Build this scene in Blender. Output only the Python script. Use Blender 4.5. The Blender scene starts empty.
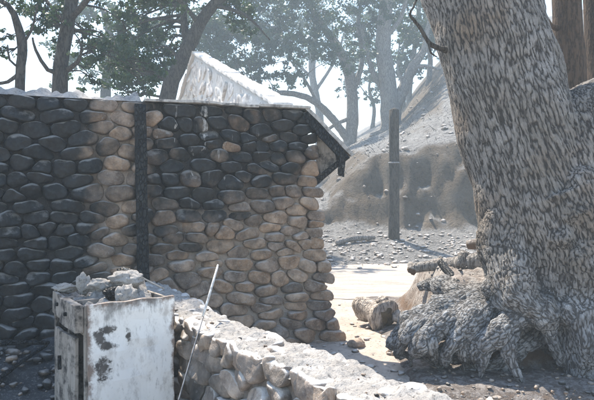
import bpy, bmesh, math, random
import numpy as np
from mathutils import Vector, noise

# ------------------------------------------------------------------ camera, sky, sun, exposure
SC = bpy.context.scene
COL = SC.collection
rad = math.radians
HOR, FPX, CAMZ = 197.0, 583.0, 1.55          # horizon row and focal length in photo pixels, eye height

cam_d = bpy.data.cameras.new('camera'); cam = bpy.data.objects.new('camera', cam_d); COL.objects.link(cam)
cam.location = (0, 0, CAMZ)
cam.rotation_euler = (rad(90) - math.atan((200 - HOR) / FPX), 0, 0)
cam_d.sensor_width = 36; cam_d.lens = 36 * FPX / 594
cam_d.clip_start = 0.05; cam_d.clip_end = 2000
SC.camera = cam

SUN_AZ, SUN_EL = -30.0, 57.0                 # degrees, azimuth from the view axis, left negative
world = bpy.data.worlds.new('World'); SC.world = world; world.use_nodes = True
wn = world.node_tree.nodes; wl = world.node_tree.links
sky = wn.new('ShaderNodeTexSky'); sky.sky_type = 'NISHITA'; sky.sun_disc = False
sky.sun_elevation = rad(SUN_EL); sky.sun_rotation = rad(SUN_AZ)
sky.air_density = 1.3; sky.dust_density = 0.8; sky.ozone_density = 1.0
wn['Background'].inputs['Strength'].default_value = 0.15
wl.new(sky.outputs['Color'], wn['Background'].inputs['Color'])

S = Vector((math.sin(rad(SUN_AZ)) * math.cos(rad(SUN_EL)), math.cos(rad(SUN_AZ)) * math.cos(rad(SUN_EL)), math.sin(rad(SUN_EL))))
sun_d = bpy.data.lights.new('sun', 'SUN'); sun = bpy.data.objects.new('sun', sun_d); COL.objects.link(sun)
sun_d.energy = 5.0; sun_d.angle = rad(0.5); sun_d.color = (1.0, 0.90, 0.76)
sun.rotation_euler = (-S).to_track_quat('-Z', 'Y').to_euler(); sun.location = (-10, 10, 30)

SC.render.engine = 'CYCLES'
SC.cycles.max_bounces = 8; SC.cycles.diffuse_bounces = 3; SC.cycles.volume_bounces = 1
SC.cycles.transparent_max_bounces = 8
SC.view_settings.view_transform = 'Standard'; SC.view_settings.look = 'None'
SC.view_settings.exposure = 1.25; SC.view_settings.gamma = 1.0

R = random.Random(11)

# ------------------------------------------------------------------ helpers
WLOC = {}
def P(px, py, Y):
    return Vector(((px - 297) / FPX * Y, Y, CAMZ + (HOR - py) / FPX * Y))

def tag(o, label=None, cat=None, group=None, kind=None):
    if label: o['label'] = label
    if cat: o['category'] = cat
    if group: o['group'] = group
    if kind: o['kind'] = kind
    return o

def thing(name, loc, label, cat, group=None):
    o = bpy.data.objects.new(name, None); COL.objects.link(o)
    o.location = loc; o.empty_display_size = 0.1; WLOC[o.name] = Vector(loc)
    return tag(o, label, cat, group)

def link_mesh(name, me, parent=None, origin=None):
    """me carries world coordinates; its origin is moved to origin (default: bottom centre)."""
    n = len(me.vertices); co = np.empty(n * 3, 'f'); me.vertices.foreach_get('co', co); co = co.reshape(-1, 3)
    if origin is None:
        lo, hi = co.min(0), co.max(0)
        origin = Vector(((lo[0] + hi[0]) / 2, (lo[1] + hi[1]) / 2, lo[2] if parent is None else (lo[2] + hi[2]) / 2))
    co -= np.array(origin, 'f'); me.vertices.foreach_set('co', co.ravel()); me.update()
    o = bpy.data.objects.new(name, me); COL.objects.link(o)
    WLOC[o.name] = Vector(origin)
    if parent is not None:
        o.parent = parent; o.location = Vector(origin) - WLOC[parent.name]
    else:
        o.location = origin
    return o

def mesh(name, verts, faces, mat, parent=None, smooth=True, attrs=None, origin=None):
    me = bpy.data.meshes.new(name)
    me.from_pydata([tuple(v) for v in verts], [], faces)
    if smooth: me.polygons.foreach_set('use_smooth', [True] * len(me.polygons))
    for k, vals in (attrs or {}).items():
        a = me.attributes.new(k, 'FLOAT', 'POINT'); a.data.foreach_set('value', list(vals))
    me.materials.append(mat); me.update()
    return link_mesh(name, me, parent, origin)

def bm_obj(name, bm, mat, parent=None, smooth=False):
    me = bpy.data.meshes.new(name); bmesh.ops.recalc_face_normals(bm, faces=bm.faces); bm.to_mesh(me); bm.free()
    if smooth: me.polygons.foreach_set('use_smooth', [True] * len(me.polygons))
    me.materials.append(mat)
    return link_mesh(name, me, parent)

def N3(v, f=1.0, s=0.0):
    return noise.noise(Vector((v[0] * f + s, v[1] * f + s * 1.7, v[2] * f - s)))

def sst(a, b, x):
    t = min(1, max(0, (x - a) / (b - a))); return t * t * (3 - 2 * t)

def box_bm(bm, o, ax, ay, az, rough=0.0, cuts=0, bev=0.0, rr=R):
    """a box spanned from corner o by the vectors ax, ay, az; edges softened, faces roughened."""
    b = bmesh.new(); bmesh.ops.create_cube(b, size=1.0)
    for v in b.verts:
        v.co = Vector(o) + Vector(ax) * (v.co.x + .5) + Vector(ay) * (v.co.y + .5) + Vector(az) * (v.co.z + .5)
    if bev: bmesh.ops.bevel(b, geom=list(b.edges), offset=bev, segments=2, affect='EDGES', profile=0.6)
    if cuts: bmesh.ops.subdivide_edges(b, edges=list(b.edges), cuts=cuts, use_grid_fill=True)
    if rough:
        sd = rr.random() * 50
        for v in b.verts:
            v.co += Vector((N3(v.co, 9, sd), N3(v.co, 9, sd + 7), N3(v.co, 9, sd + 13))) * rough
    me = bpy.data.meshes.new('tmp'); b.to_mesh(me); b.free(); bm.from_mesh(me); bpy.data.meshes.remove(me)

def board(name, o, ax, ay, az, mat, parent=None, rough=0.0, cuts=0, bev=0.004):
    bm = bmesh.new(); box_bm(bm, o, ax, ay, az, rough, cuts, bev); return bm_obj(name, bm, mat, parent)

def frames(pts):
    out = []; ref = None
    for i in range(len(pts)):
        t = (pts[min(i + 1, len(pts) - 1)] - pts[max(i - 1, 0)]).normalized()
        if ref is None: ref = t.orthogonal().normalized()
        ref = (ref - t * ref.dot(t)).normalized(); out.append((t, ref, t.cross(ref)))
    return out

def resample(pts, rr, step):
    """Catmull-Rom through pts with radii rr."""
    P_, Q_ = [], []
    n = len(pts)
    for i in range(n - 1):
        p0, p1, p2, p3 = pts[max(i - 1, 0)], pts[i], pts[i + 1], pts[min(i + 2, n - 1)]
        k = max(2, int((p2 - p1).length / step))
        for j in range(k):
            t = j / k
            P_.append(0.5 * ((2 * p1) + (p2 - p0) * t + (2 * p0 - 5 * p1 + 4 * p2 - p3) * t * t + (3 * p1 - p0 - 3 * p2 + p3) * t ** 3))
            Q_.append(rr[i] * (1 - t) + rr[i + 1] * t)
    P_.append(pts[-1].copy()); Q_.append(rr[-1])
    return P_, Q_

def tube(V, F, pts, rr, sides=8, bump=0.1, freq=3.0, seed=0.0):
    """closed tapering tube appended to V, F."""
    b0 = len(V); fr = frames(pts)
    for (p, r, (t, a, b)) in zip(pts, rr, fr):
        for k in range(sides):
            an = 2 * math.pi * k / sides
            d = a * math.cos(an) + b * math.sin(an)
            q = p + d * r
            V.append(q + d * r * bump * N3(q, freq, seed))
    for i in range(len(pts) - 1):
        for k in range(sides):
            k2 = (k + 1) % sides
            F.append((b0 + i * sides + k, b0 + i * sides + k2, b0 + (i + 1) * sides + k2, b0 + (i + 1) * sides + k))
    V.append(pts[0] - fr[0][0] * rr[0] * .3); V.append(pts[-1] + fr[-1][0] * rr[-1] * .5)
    e = len(V); l = b0 + (len(pts) - 1) * sides
    for k in range(sides):
        k2 = (k + 1) % sides
        F.append((e - 2, b0 + k2, b0 + k)); F.append((e - 1, l + k, l + k2))

# ------------------------------------------------------------------ materials
class NT:
    def __init__(s, name, disp=False):
        s.m = bpy.data.materials.new(name); s.m.use_nodes = True
        s.t = s.m.node_tree; s.b = s.t.nodes['Principled BSDF']; s.out = s.t.nodes['Material Output']
        s.b.inputs['Roughness'].default_value = 0.9; s.b.inputs['Specular IOR Level'].default_value = 0.25
    def n(s, typ, **kw):
        x = s.t.nodes.new(typ)
        for k, v in kw.items(): setattr(x, k, v)
        return x
    def put(s, sock, v):
        if isinstance(v, bpy.types.NodeSocket): s.t.links.new(v, sock)
        elif v is not None: sock.default_value = v
    def pos(s): return s.n('ShaderNodeNewGeometry').outputs['Position']
    def normal(s): return s.n('ShaderNodeNewGeometry').outputs['Normal']
    def obj(s): return s.n('ShaderNodeTexCoord').outputs['Object']
    def rnd(s): return s.n('ShaderNodeObjectInfo').outputs['Random']
    def attr(s, name, vec=False):
        x = s.n('ShaderNodeAttribute', attribute_name=name); return x.outputs['Vector' if vec else 'Fac']
    def mapv(s, v, scale=(1, 1, 1), rot=(0, 0, 0)):
        x = s.n('ShaderNodeMapping'); s.put(x.inputs['Vector'], v); x.inputs['Scale'].default_value = scale; x.inputs['Rotation'].default_value = rot
        return x.outputs['Vector']
    def noise(s, v, scale, detail=4, rough=.55, col=False, dist=0):
        x = s.n('ShaderNodeTexNoise'); s.put(x.inputs['Vector'], v)
        x.inputs['Scale'].default_value = scale; x.inputs['Detail'].default_value = detail
        x.inputs['Roughness'].default_value = rough; x.inputs['Distortion'].default_value = dist
        return x.outputs['Color' if col else 'Fac']
    def vor(s, v, scale, feature='F1', out='Distance', rnd=1.0):
        x = s.n('ShaderNodeTexVoronoi', feature=feature); s.put(x.inputs['Vector'], v)
        x.inputs['Scale'].default_value = scale; x.inputs['Randomness'].default_value = rnd
        return x.outputs[out]
    def ramp(s, v, *stops):
        x = s.n('ShaderNodeValToRGB'); e = x.color_ramp.elements
        while len(e) < len(stops): e.new(0.5)
        for el, (p, c) in zip(e, stops):
            el.position = p; el.color = (c, c, c, 1) if isinstance(c, (int, float)) else (*c, 1)
        s.put(x.inputs['Fac'], v); return x.outputs['Color']
    def mix(s, f, a, b, mode='MIX'):
        x = s.n('ShaderNodeMix', data_type='RGBA', blend_type=mode)
        c = lambda v: (*v, 1) if isinstance(v, tuple) and len(v) == 3 else v
        s.put(x.inputs[0], f); s.put(x.inputs[6], c(a)); s.put(x.inputs[7], c(b)); return x.outputs[2]
    def mth(s, op, a, b=None, c=None, clamp=False):
        x = s.n('ShaderNodeMath', operation=op); x.use_clamp = clamp
        for i, v in enumerate((a, b, c)): s.put(x.inputs[i], v)
        return x.outputs[0]
    def vm(s, op, a, b):
        x = s.n('ShaderNodeVectorMath', operation=op); s.put(x.inputs[0], a); s.put(x.inputs[1], b); return x.outputs['Vector']
    def sepz(s, v, ax='Z'):
        x = s.n('ShaderNodeSeparateXYZ'); s.put(x.inputs[0], v); return x.outputs[ax]
    def bump(s, h, dist=.01, st=.6):
        x = s.n('ShaderNodeBump'); s.put(x.inputs['Height'], h)
        x.inputs['Distance'].default_value = dist; x.inputs['Strength'].default_value = st
        s.t.links.new(x.outputs['Normal'], s.b.inputs['Normal'])
    def col(s, c): s.put(s.b.inputs['Base Color'], c if not isinstance(c, tuple) else (*c, 1)); return s
    def rough(s, v): s.put(s.b.inputs['Roughness'], v)

def m_stone(name, c1, c2, c3, ash=0.5, ashcol=(.62, .60, .57), bumpd=.012):
    t = NT(name); p = t.pos(); r = t.rnd()
    base = t.ramp(r, (0.0, c1), (.35, c2), (.7, c3), (1.0, c2))
    n1 = t.noise(p, 9, 6, .65)
    base = t.mix(t.ramp(n1, (.35, 0.0), (.65, 1.0)), t.mix(1.0, base, (.5, .49, .5), 'MULTIPLY'), t.mix(1.0, base, (1.2, 1.2, 1.2), 'MULTIPLY'))
    n2 = t.noise(p, 60, 4, .7)
    base = t.mix(t.ramp(n2, (.52, 0.0), (.72, .5)), base, (.45, .43, .4))
    soot = t.attr('soot')
    so = t.mth('MULTIPLY_ADD', t.noise(p, 5.5, 5, .6), .9, t.mth('SUBTRACT', soot, .45))
    so = t.mth('MULTIPLY_ADD', t.mth('SUBTRACT', t.rnd(), .5), .18, so)
    sf = t.ramp(so, (.06, 0.0), (.66, 1.0))
    sootc = t.mix(t.ramp(t.noise(p, 26, 4), (.45, 0.0), (.75, 1.0)), (.005, .008, .010), (.020, .027, .032))
    base = t.mix(t.mth('MULTIPLY', sf, .95), base, sootc)
    dr = t.noise(t.mapv(p, (20, 20, 1.6)), 1.0, 5, .6)
    dm = t.mth('MULTIPLY', t.ramp(dr, (.63, 0.0), (.70, 1.0)), t.ramp(t.noise(p, 30, 3), (.35, .2), (.6, 1.0)))
    base = t.mix(t.mth('MULTIPLY', dm, t.attr('drip')), base, (.55, .54, .52))
    # pale ash settled on whatever faces up
    nz = t.sepz(t.normal())
    am = t.mth('MULTIPLY', t.ramp(t.mth('MULTIPLY_ADD', t.noise(p, 14, 5, .7), .9, t.mth('SUBTRACT', nz, .45)), (.45, 0.0), (.8, 1.0)), t.mth('MULTIPLY', t.attr('ash'), ash))
    base = t.mix(am, base, ashcol)
    t.col(base)
    h = t.mth('ADD', t.noise(p, 22, 6, .65), t.mth('MULTIPLY', t.noise(p, 90, 3, .6), .35))
    t.bump(h, bumpd, .9); t.rough(t.mth('MULTIPLY_ADD', sf, -.36, .92))
    return t.m

def m_mortar(name, c1, c2):
    t = NT(name); p = t.pos()
    base = t.mix(t.noise(p, 7, 5, .6), c1, c2)
    so = t.mth('MULTIPLY_ADD', t.noise(p, 5.5, 5, .6), .9, t.mth('SUBTRACT', t.attr('soot'), .45))
    sf = t.ramp(so, (.2, 0.0), (.75, 1.0))
    base = t.mix(t.mth('MULTIPLY', sf, .93), base, (.010, .013, .016))
    base = t.mix(t.ramp(t.noise(p, 120, 2), (.55, 0.0), (.7, .5)), base, (.12, .11, .10))
    t.col(base); t.bump(t.mth('ADD', t.noise(p, 30, 6, .7), t.noise(p, 130, 3)), .012, 1.0)
    return t.m

M = {}
M['stone'] = m_stone('cobble', (.30, .20, .13), (.40, .29, .205), (.25, .195, .155), .8)
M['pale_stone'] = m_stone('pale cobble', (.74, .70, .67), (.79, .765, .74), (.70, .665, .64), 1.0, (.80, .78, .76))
M['low_stone'] = m_stone('low wall cobble', (.31, .235, .18), (.41, .34, .28), (.29, .245, .215), 1.0, (.52, .50, .48))
M['mortar'] = m_mortar('mortar', (.32, .26, .21), (.45, .38, .32))
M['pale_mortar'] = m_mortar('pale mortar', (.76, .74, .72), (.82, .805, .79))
M['low_mortar'] = m_mortar('low wall mortar', (.17, .145, .125), (.27, .24, .215))

def m_ash(name, c1, c2, c3, sc=3.0):
    t = NT(name); p = t.pos()
    c = t.mix(t.ramp(t.noise(p, sc, 6, .65), (.35, 0.0), (.65, 1.0)), c1, c2)
    c = t.mix(t.ramp(t.noise(p, sc * 9, 5, .7), (.54, 0.0), (.68, .9)), c, c3)
    c = t.mix(t.ramp(t.vor(p, sc * 7), (.06, .8), (.14, 0.0)), c, (.06, .058, .055))
    t.col(c); t.bump(t.mth('ADD', t.noise(p, sc * 6, 6, .7), t.mth('MULTIPLY', t.noise(p, sc * 30, 4, .7), .4)), .03, .9)
    return t.m
M['ash'] = m_ash('wood ash', (.52, .495, .47), (.34, .32, .30), (.11, .105, .10), 5.0)
M['ground'] = m_ash('ashy ground', (.46, .405, .355), (.34, .29, .25), (.17, .15, .135), 1.6)
M['dark_ground'] = m_ash('sooty rubble', (.10, .105, .11), (.05, .052, .056), (.28, .28, .28), 5.0)

def m_hill():
    t = NT('burnt hillside'); p = t.pos(); nz = t.sepz(t.normal())
    ash = t.mix(t.ramp(t.noise(p, .9, 6, .7), (.35, 0.0), (.65, 1.0)), (.34, .33, .32), (.52, .51, .50))
    ash = t.mix(t.ramp(t.noise(p, 5, 6, .8), (.46, 0.0), (.62, .85)), ash, (.13, .125, .12))
    ash = t.mix(t.ramp(t.noise(p, 17, 4, .75), (.5, 0.0), (.62, .7)), ash, (.10, .098, .095))
    earth = t.mix(t.noise(t.mapv(p, (1, 1, .35)), 2.2, 6, .7), (.11, .083, .058), (.23, .18, .13))
    earth = t.mix(t.ramp(t.noise(p, 9, 4, .7), (.52, 0.0), (.68, .7)), earth, (.05, .042, .035))
    earth = t.mix(t.ramp(t.noise(p, 1.1, 5, .65), (.45, 0.0), (.62, .6)), earth, (.27, .23, .185))
    f = t.ramp(t.mth('MULTIPLY_ADD', t.noise(p, 1.6, 4), .3, t.mth('SUBTRACT', nz, .15)), (.68, 0.0), (.86, 1.0))
    t.col(t.mix(f, earth, ash))
    t.bump(t.mth('ADD', t.noise(p, 4, 8, .7), t.mth('MULTIPLY', t.noise(p, 16, 5, .7), .5)), .30, 1.0)
    return t.m
M['hill'] = m_hill()

def m_road():
    t = NT('dirt road'); p = t.pos()
    c = t.mix(t.ramp(t.noise(t.mapv(p, (.4, 1.8, 1)), 2.2, 8, .72), (.36, 0.0), (.62, 1.0)), (.47, .425, .38), (.29, .255, .225))
    c = t.mix(t.ramp(t.noise(p, 26, 4, .7), (.56, 0.0), (.7, .6)), c, (.14, .115, .095))
    t.col(c); t.bump(t.noise(p, 18, 7, .7), .03, .8); return t.m
M['road'] = m_road()

def m_earth():
    t = NT('red brown earth'); p = t.pos()
    c = t.mix(t.noise(p, 4, 6, .65), (.10, .064, .042), (.19, .13, .09))
    c = t.mix(t.ramp(t.noise(p, 22, 5, .7), (.5, 0.0), (.68, .8)), c, (.11, .07, .045))
    nz = t.sepz(t.normal())
    open_ = t.ramp(t.mth('MULTIPLY_ADD', t.noise(p, 5, 4), .3, t.mth('SUBTRACT', t.sepz(p), .15)), (.16, 0.0), (.34, 1.0))
    am = t.ramp(t.mth('MULTIPLY_ADD', t.noise(p, 6, 5), .5, t.mth('SUBTRACT', nz, .25)), (.05, 0.0), (.42, .92))
    fl = t.mth('MULTIPLY', t.ramp(t.mth('MULTIPLY_ADD', t.noise(p, 7, 5, .7), .5, t.mth('SUBTRACT', nz, .25)), (.66, 0.0), (.92, 1.0)), t.mth('SUBTRACT', 1.0, open_))
    c = t.mix(t.mth('MULTIPLY', fl, .8), c, t.mix(t.ramp(t.noise(p, 14, 5, .75), (.45, 0.0), (.6, 1.0)), (.10, .09, .085), (.27, .26, .255)))
    c = t.mix(t.mth('MULTIPLY', am, open_), c, t.mix(t.ramp(t.noise(p, 9, 6, .75), (.42, 0.0), (.6, 1.0)), (.20, .17, .15), (.40, .375, .35)))
    t.col(c); t.bump(t.mth('ADD', t.noise(p, 12, 7, .7), t.mth('MULTIPLY', t.noise(p, 60, 4), .4)), .04, .9); return t.m
M['earth'] = m_earth()

def m_bark_big():
    t = NT('cracked oak bark'); q = t.attr('bark', True)
    q = t.vm('ADD', q, t.vm('SCALE', t.vm('SUBTRACT', t.noise(q, 5, 3, .6, col=True), (.5, .5, .5)), None))
    sc = q.node.inputs[1].links[0].from_node; sc.inputs['Scale'].default_value = .055
    d1 = t.vor(q, 33, 'DISTANCE_TO_EDGE')
    d2 = t.vor(q, 62, 'DISTANCE_TO_EDGE')
    rn = t.mth('ABSOLUTE', t.mth('SUBTRACT', t.noise(q, 26, 2, .5), .5))
    d1 = t.mth('MULTIPLY_ADD', rn, 1.55, t.mth('MULTIPLY', d1, .5))
    p = t.pos()
    plate = t.ramp(d1, (.06, 0.0), (.19, .75), (.36, 1.0))
    fine = t.ramp(d2, (.02, 0.0), (.16, 1.0))
    ridge = t.mix(t.ramp(t.noise(p, 2.2, 4, .6), (.35, 0.0), (.65, 1.0)), (.20, .18, .155), (.30, .285, .27))
    ridge = t.mix(t.ramp(t.noise(p, 1.7, 4, .6), (.52, 0.0), (.68, .55)), ridge, (.24, .165, .105))
    ridge = t.mix(t.ramp(t.noise(p, 60, 3, .7), (.5, 0.0), (.7, .45)), ridge, (.15, .135, .12))
    rootf = t.ramp(t.mth('MULTIPLY_ADD', t.noise(p, 3, 4), .5, t.mth('MULTIPLY_ADD', t.sepz(p), -1.0, 1.1)), (.35, 0.0), (.75, 1.0))
    ridge = t.mix(t.mth('MULTIPLY', rootf, .75), ridge, t.mix(t.ramp(t.noise(p, 7, 5, .7), (.35, 0.0), (.65, 1.0)), (.17, .178, .19), (.42, .43, .44)))
    plate = t.mth('MAXIMUM', plate, t.mth('MULTIPLY', rootf, .14))
    c = t.mix(plate, (.042, .037, .034), t.mix(t.mth('MULTIPLY_ADD', fine, .3, .7), (.07, .062, .055), ridge))
    t.col(c)
    h = t.mth('ADD', plate, t.mth('MULTIPLY', fine, .25)); h = t.mth('ADD', h, t.mth('MULTIPLY', t.noise(p, 45, 4, .7), .35))
    dn = t.n('ShaderNodeDisplacement'); t.put(dn.inputs['Height'], h); dn.inputs['Midlevel'].default_value = .9; dn.inputs['Scale'].default_value = .012
    t.t.links.new(dn.outputs['Displacement'], t.out.inputs['Displacement'])
    t.m.displacement_method = 'BOTH'
    return t.m
M['bark_big'] = m_bark_big()

def m_bark(name, c1, c2):
    t = NT(name); p = t.pos()
    q = t.mapv(p, (1, 1, .22))
    v = t.mth('ADD', t.mth('ABSOLUTE', t.mth('SUBTRACT', t.noise(q, 15, 3, .6), .5)), t.mth('MULTIPLY', t.mth('ABSOLUTE', t.mth('SUBTRACT', t.noise(q, 34, 2, .6), .5)), .5))
    c = t.mix(t.noise(p, 3, 5, .6), c1, c2)
    c = t.mix(t.ramp(v, (.02, 0.0), (.12, 1.0)), t.mix(1.0, c, (.35, .33, .32), 'MULTIPLY'), c)
    t.col(c); t.bump(t.mth('ADD', t.ramp(v, (0, 0.0), (.2, 1.0)), t.noise(p, 30, 4)), .02, .8); return t.m
M['bark'] = m_bark('oak bark', (.055, .05, .043), (.11, .098, .085))
M['bark_brown'] = m_bark('brown bark', (.06, .038, .024), (.11, .07, .045))
M['log'] = m_bark('scorched log', (.36, .31, .265), (.54, .49, .44))
M['bark_ash'] = m_bark('ashen bark', (.20, .185, .17), (.34, .32, .30))

def m_leaf(name, c1, c2):
    t = NT(name); c = t.mix(t.noise(t.pos(), .9, 4, .7), c1, c2)
    t.col(c); t.b.inputs['Roughness'].default_value = .55; t.b.inputs['Specular IOR Level'].default_value = .4
    tr = t.n('ShaderNodeBsdfTranslucent'); t.put(tr.inputs['Color'], t.mix(1.0, c, (1.3, 1.5, .8), 'MULTIPLY'))
    mx = t.n('ShaderNodeMixShader'); mx.inputs[0].default_value = .3
    t.t.links.new(t.b.outputs[0], mx.inputs[1]); t.t.links.new(tr.outputs[0], mx.inputs[2]); t.t.links.new(mx.outputs[0], t.out.inputs['Surface'])
    return t.m
M['leaf'] = m_leaf('oak leaves', (.022, .044, .026), (.055, .08, .042))
M['leaf_dry'] = m_leaf('scorched leaves', (.07, .075, .045), (.13, .115, .07))

def m_char(name='charred timber', pale=.35, c=(.018, .02, .022)):
    t = NT(name); p = t.pos()
    v = t.vor(t.mapv(p, (1, 1, .5)), 38, 'DISTANCE_TO_EDGE')
    k = t.mix(t.ramp(v, (.01, 0.0), (.1, 1.0)), (.006, .006, .007), c)
    k = t.mix(t.ramp(t.noise(p, 11, 5, .7), (.58, 0.0), (.75, pale)), k, (.42, .41, .40))
    t.col(k); t.rough(.55); t.bump(t.mth('ADD', t.ramp(v, (0, 0.0), (.18, 1.0)), t.noise(p, 40, 4)), .012, .9); return t.m
M['char'] = m_char()
M['char_ash'] = m_char('charred timber under ash', .95, (.03, .03, .03))

def m_wood(name, c1, c2, burn=.5, rot=(0, 0, 0)):
    t = NT(name); p = t.obj()
    g = t.noise(t.mapv(p, (26, 26, 2.2)), 1.0, 5, .65)
    c = t.mix(t.ramp(g, (.3, 0.0), (.7, 1.0)), c1, c2)
    b = t.noise(t.pos(), 9, 6, .7)
    c = t.mix(t.ramp(b, (.47, 0.0), (.62, burn)), c, (.022, .02, .02))
    t.col(c); t.bump(t.mth('ADD', g, t.noise(t.pos(), 40, 4)), .004, .8); return t.m
M['old_wood'] = m_wood('scorched grey wood', (.20, .175, .15), (.38, .345, .31), .9)
M['plate_wood'] = m_wood('ashen plate', (.34, .32, .30), (.52, .50, .47), .7)

def m_enamel(spots):
    """white enamel, burnt through in patches of their own shape (object space, metres)."""
    t = NT('burnt white enamel'); p = t.obj(); w = t.pos()
    c = t.mix(t.noise(p, 5, 5, .6), (.70, .68, .65), (.80, .79, .77))
    c = t.mix(t.ramp(t.noise(t.mapv(p, (1.2, 1.2, .7), (0, .6, 0)), 9, 7, .75), (.50, 0.0), (.66, .65)), c, (.36, .335, .31))
    c = t.mix(t.ramp(t.noise(t.mapv(p, (3, 3, .8), (0, -.9, 0)), 16, 5, .7), (.60, 0.0), (.72, .6)), c, (.16, .15, .145))
    wob = t.noise(p, 15, 7, .75); wob2 = t.noise(p, 45, 4, .7)
    acc = None
    for (x, z, rx, rz) in spots:
        d = t.vm('MULTIPLY', t.vm('SUBTRACT', p, (x, 0, z)), (1 / rx, 0, 1 / rz))
        ln = t.n('ShaderNodeVectorMath', operation='LENGTH'); t.put(ln.inputs[0], d)
        acc = ln.outputs['Value'] if acc is None else t.mth('MINIMUM', acc, ln.outputs['Value'])
    acc = t.mth('ADD', acc, t.mth('ADD', t.mth('MULTIPLY', t.mth('SUBTRACT', wob, .5), 3.2), t.mth('MULTIPLY', t.mth('SUBTRACT', wob2, .5), 1.4)))
    f = t.ramp(acc, (.55, 1.0), (1.15, 0.0))
    c = t.mix(f, c, t.mix(t.noise(p, 30, 4), (.025, .026, .027), (.16, .14, .125)))
    ed = t.mth('MAXIMUM', t.mth('ABSOLUTE', t.mth('MULTIPLY', t.sepz(p, 'X'), 1 / .273)), t.mth('ABSOLUTE', t.mth('MULTIPLY', t.sepz(p), 1 / .4525)))
    c = t.mix(t.ramp(t.mth('MULTIPLY_ADD', t.mth('SUBTRACT', t.noise(p, 11, 6, .75), .5), .55, ed), (.90, 0.0), (1.03, .85)), c, t.mix(t.noise(p, 40, 3), (.19, .09, .045), (.10, .075, .06)))
    runs = t.noise(t.mapv(p, (24, 24, 6)), 1.0, 6, .7)
    top = t.mth('MULTIPLY_ADD', t.sepz(p), 1.3, t.mth('MULTIPLY_ADD', t.mth('SUBTRACT', t.noise(p, 5, 4), .5), 1.8, t.mth('SUBTRACT', runs, .55)))
    c = t.mix(t.ramp(top, (.48, 0.0), (.75, .7)), c, (.10, .095, .09))
    t.col(c); t.rough(t.mth('MULTIPLY_ADD', f, .35, .5)); t.bump(t.mth('ADD', t.noise(p, 12, 4), f), .004, .5)
    return t.m
M['enamel'] = m_enamel([(-.205, .245, .04, .06), (-.15, .285, .06, .03), (-.16, .19, .07, .03), (-.185, .055, .055, .085), (-.03, .235, .02, .05)])

def m_metal(name, c, rough=.4, met=.9):
    t = NT(name); p = t.pos()
    t.col(t.mix(t.ramp(t.noise(p, 30, 4), (.45, 0.0), (.65, .7)), c, tuple(x * .35 for x in c))); t.b.inputs['Metallic'].default_value = met; t.rough(rough); return t.m
M['heart'] = m_ash('burnt log heart', (.22, .17, .10), (.10, .08, .05), (.03, .028, .025), 9.0)
M['steel'] = m_metal('dull steel rod', (.30, .29, .28), .45, .8)
M['pale_sleeve'] = m_metal('pale tube', (.62, .60, .57), .4, .3)

# ------------------------------------------------------------------ terrain
def ramp_pts(x, pts):
    if x <= pts[0][0]: return pts[0][1]
    for (a, b), (c, d) in zip(pts, pts[1:]):
        if x <= c: return b + (d - b) * (x - a) / (c - a)
    return pts[-1][1]

def toe_y(x): return 13.2 + 0.5 * math.sin(x * .5) + max(0, -x) * .12
def terrain(x, y):
    ty = toe_y(x); xq = x * 20 / max(20, y)
    h = 0.03 * N3((x, y, 0), .7, 3) + .012 * N3((x, y, 0), 3.1, 9)
    d = y - ty
    if d > 0:
        top = ramp_pts(x, [(-30, .5), (-6, .6), (-1, .9), (1.0, 1.5), (1.7, 2.2), (2.5, 2.95), (5.5, 3.4), (9, 3.9), (25, 4.5)])
        k = ramp_pts(xq, [(-40, .02), (-4, .03), (0, .05), (1.5, .09), (3.5, .15), (5, .30), (8, .43), (13, .52), (25, .55)])
        wob = .5 * N3((x, y * .3, 0), .55, 21) + .25 * N3((x, y, 0), 1.7, 4)
        h += .55 * sst(0, 4.2, d) * min(1, top)
        b = sst(0, 1, (d + wob - 3.6) / 2.1)
        h += max(0, top - .55) * b
        h += .05 * N3((x, y, 0), 1.3, 40) * min(1, d) + .10 * b * N3((x, y, 0), .6, 44)
        dd = max(0, d - 5.4)
        hh = k * dd
        h += hh if hh < 9 else 9 + 6 * (1 - math.exp(-(hh - 9) / 6))
        steep = b * (1 - b) * 4
        h += steep * (.30 * N3((x, y * .4, 0), 2.2, 60) + .20 * N3((x, y * .6, 0), 5.0, 61))
    # the yard lies a little lower and lumpier inside the cabin corner
    if y < ty and x < 1.0: h += .02 * N3((x, y, 0), 6, 12)
    return h

def axis(dense_lo, dense_hi, step, far_lo, far_hi, grow=1.16):
    v = list(np.arange(dense_lo, dense_hi + 1e-6, step)); s = step; x = v[-1]
    while x < far_hi: s *= grow; x += s; v.append(min(x, far_hi))
    s = step; x = v[0]; lo = []
    while x > far_lo: s *= grow; x -= s; lo.append(max(x, far_lo))
    return lo[::-1] + v
xs = axis(-3.5, 9.5, .11, -150, 150); ys = axis(1.5, 24, .11, -60, 150, 1.12)
nx, ny = len(xs), len(ys)
TV = [(x, y, terrain(x, y)) for y in ys for x in xs]
gf, hf = [], []
for j in range(ny - 1):
    for i in range(nx - 1):
        f = (j * nx + i, j * nx + i + 1, (j + 1) * nx + i + 1, (j + 1) * nx + i)
        cx, cy = (xs[i] + xs[i + 1]) / 2, (ys[j] + ys[j + 1]) / 2
        (gf if cy < toe_y(cx) - .1 else hf).append(f)
def sub(F):
    ids = sorted({i for f in F for i in f}); mp = {k: n for n, k in enumerate(ids)}
    return [TV[i] for i in ids], [tuple(mp[i] for i in f) for f in F]
v, f = sub(gf); tag(mesh('ground', v, f, M['ground'], origin=(0, 0, 0)), 'ash-covered bare ground around the burnt cabin', 'ground', kind='structure')
v, f = sub(hf); tag(mesh('hillside', v, f, M['hill'], origin=(0, 20, 0)), 'ash-grey burnt hillside with an eroded earth cut bank', 'hillside', kind='structure')

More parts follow.
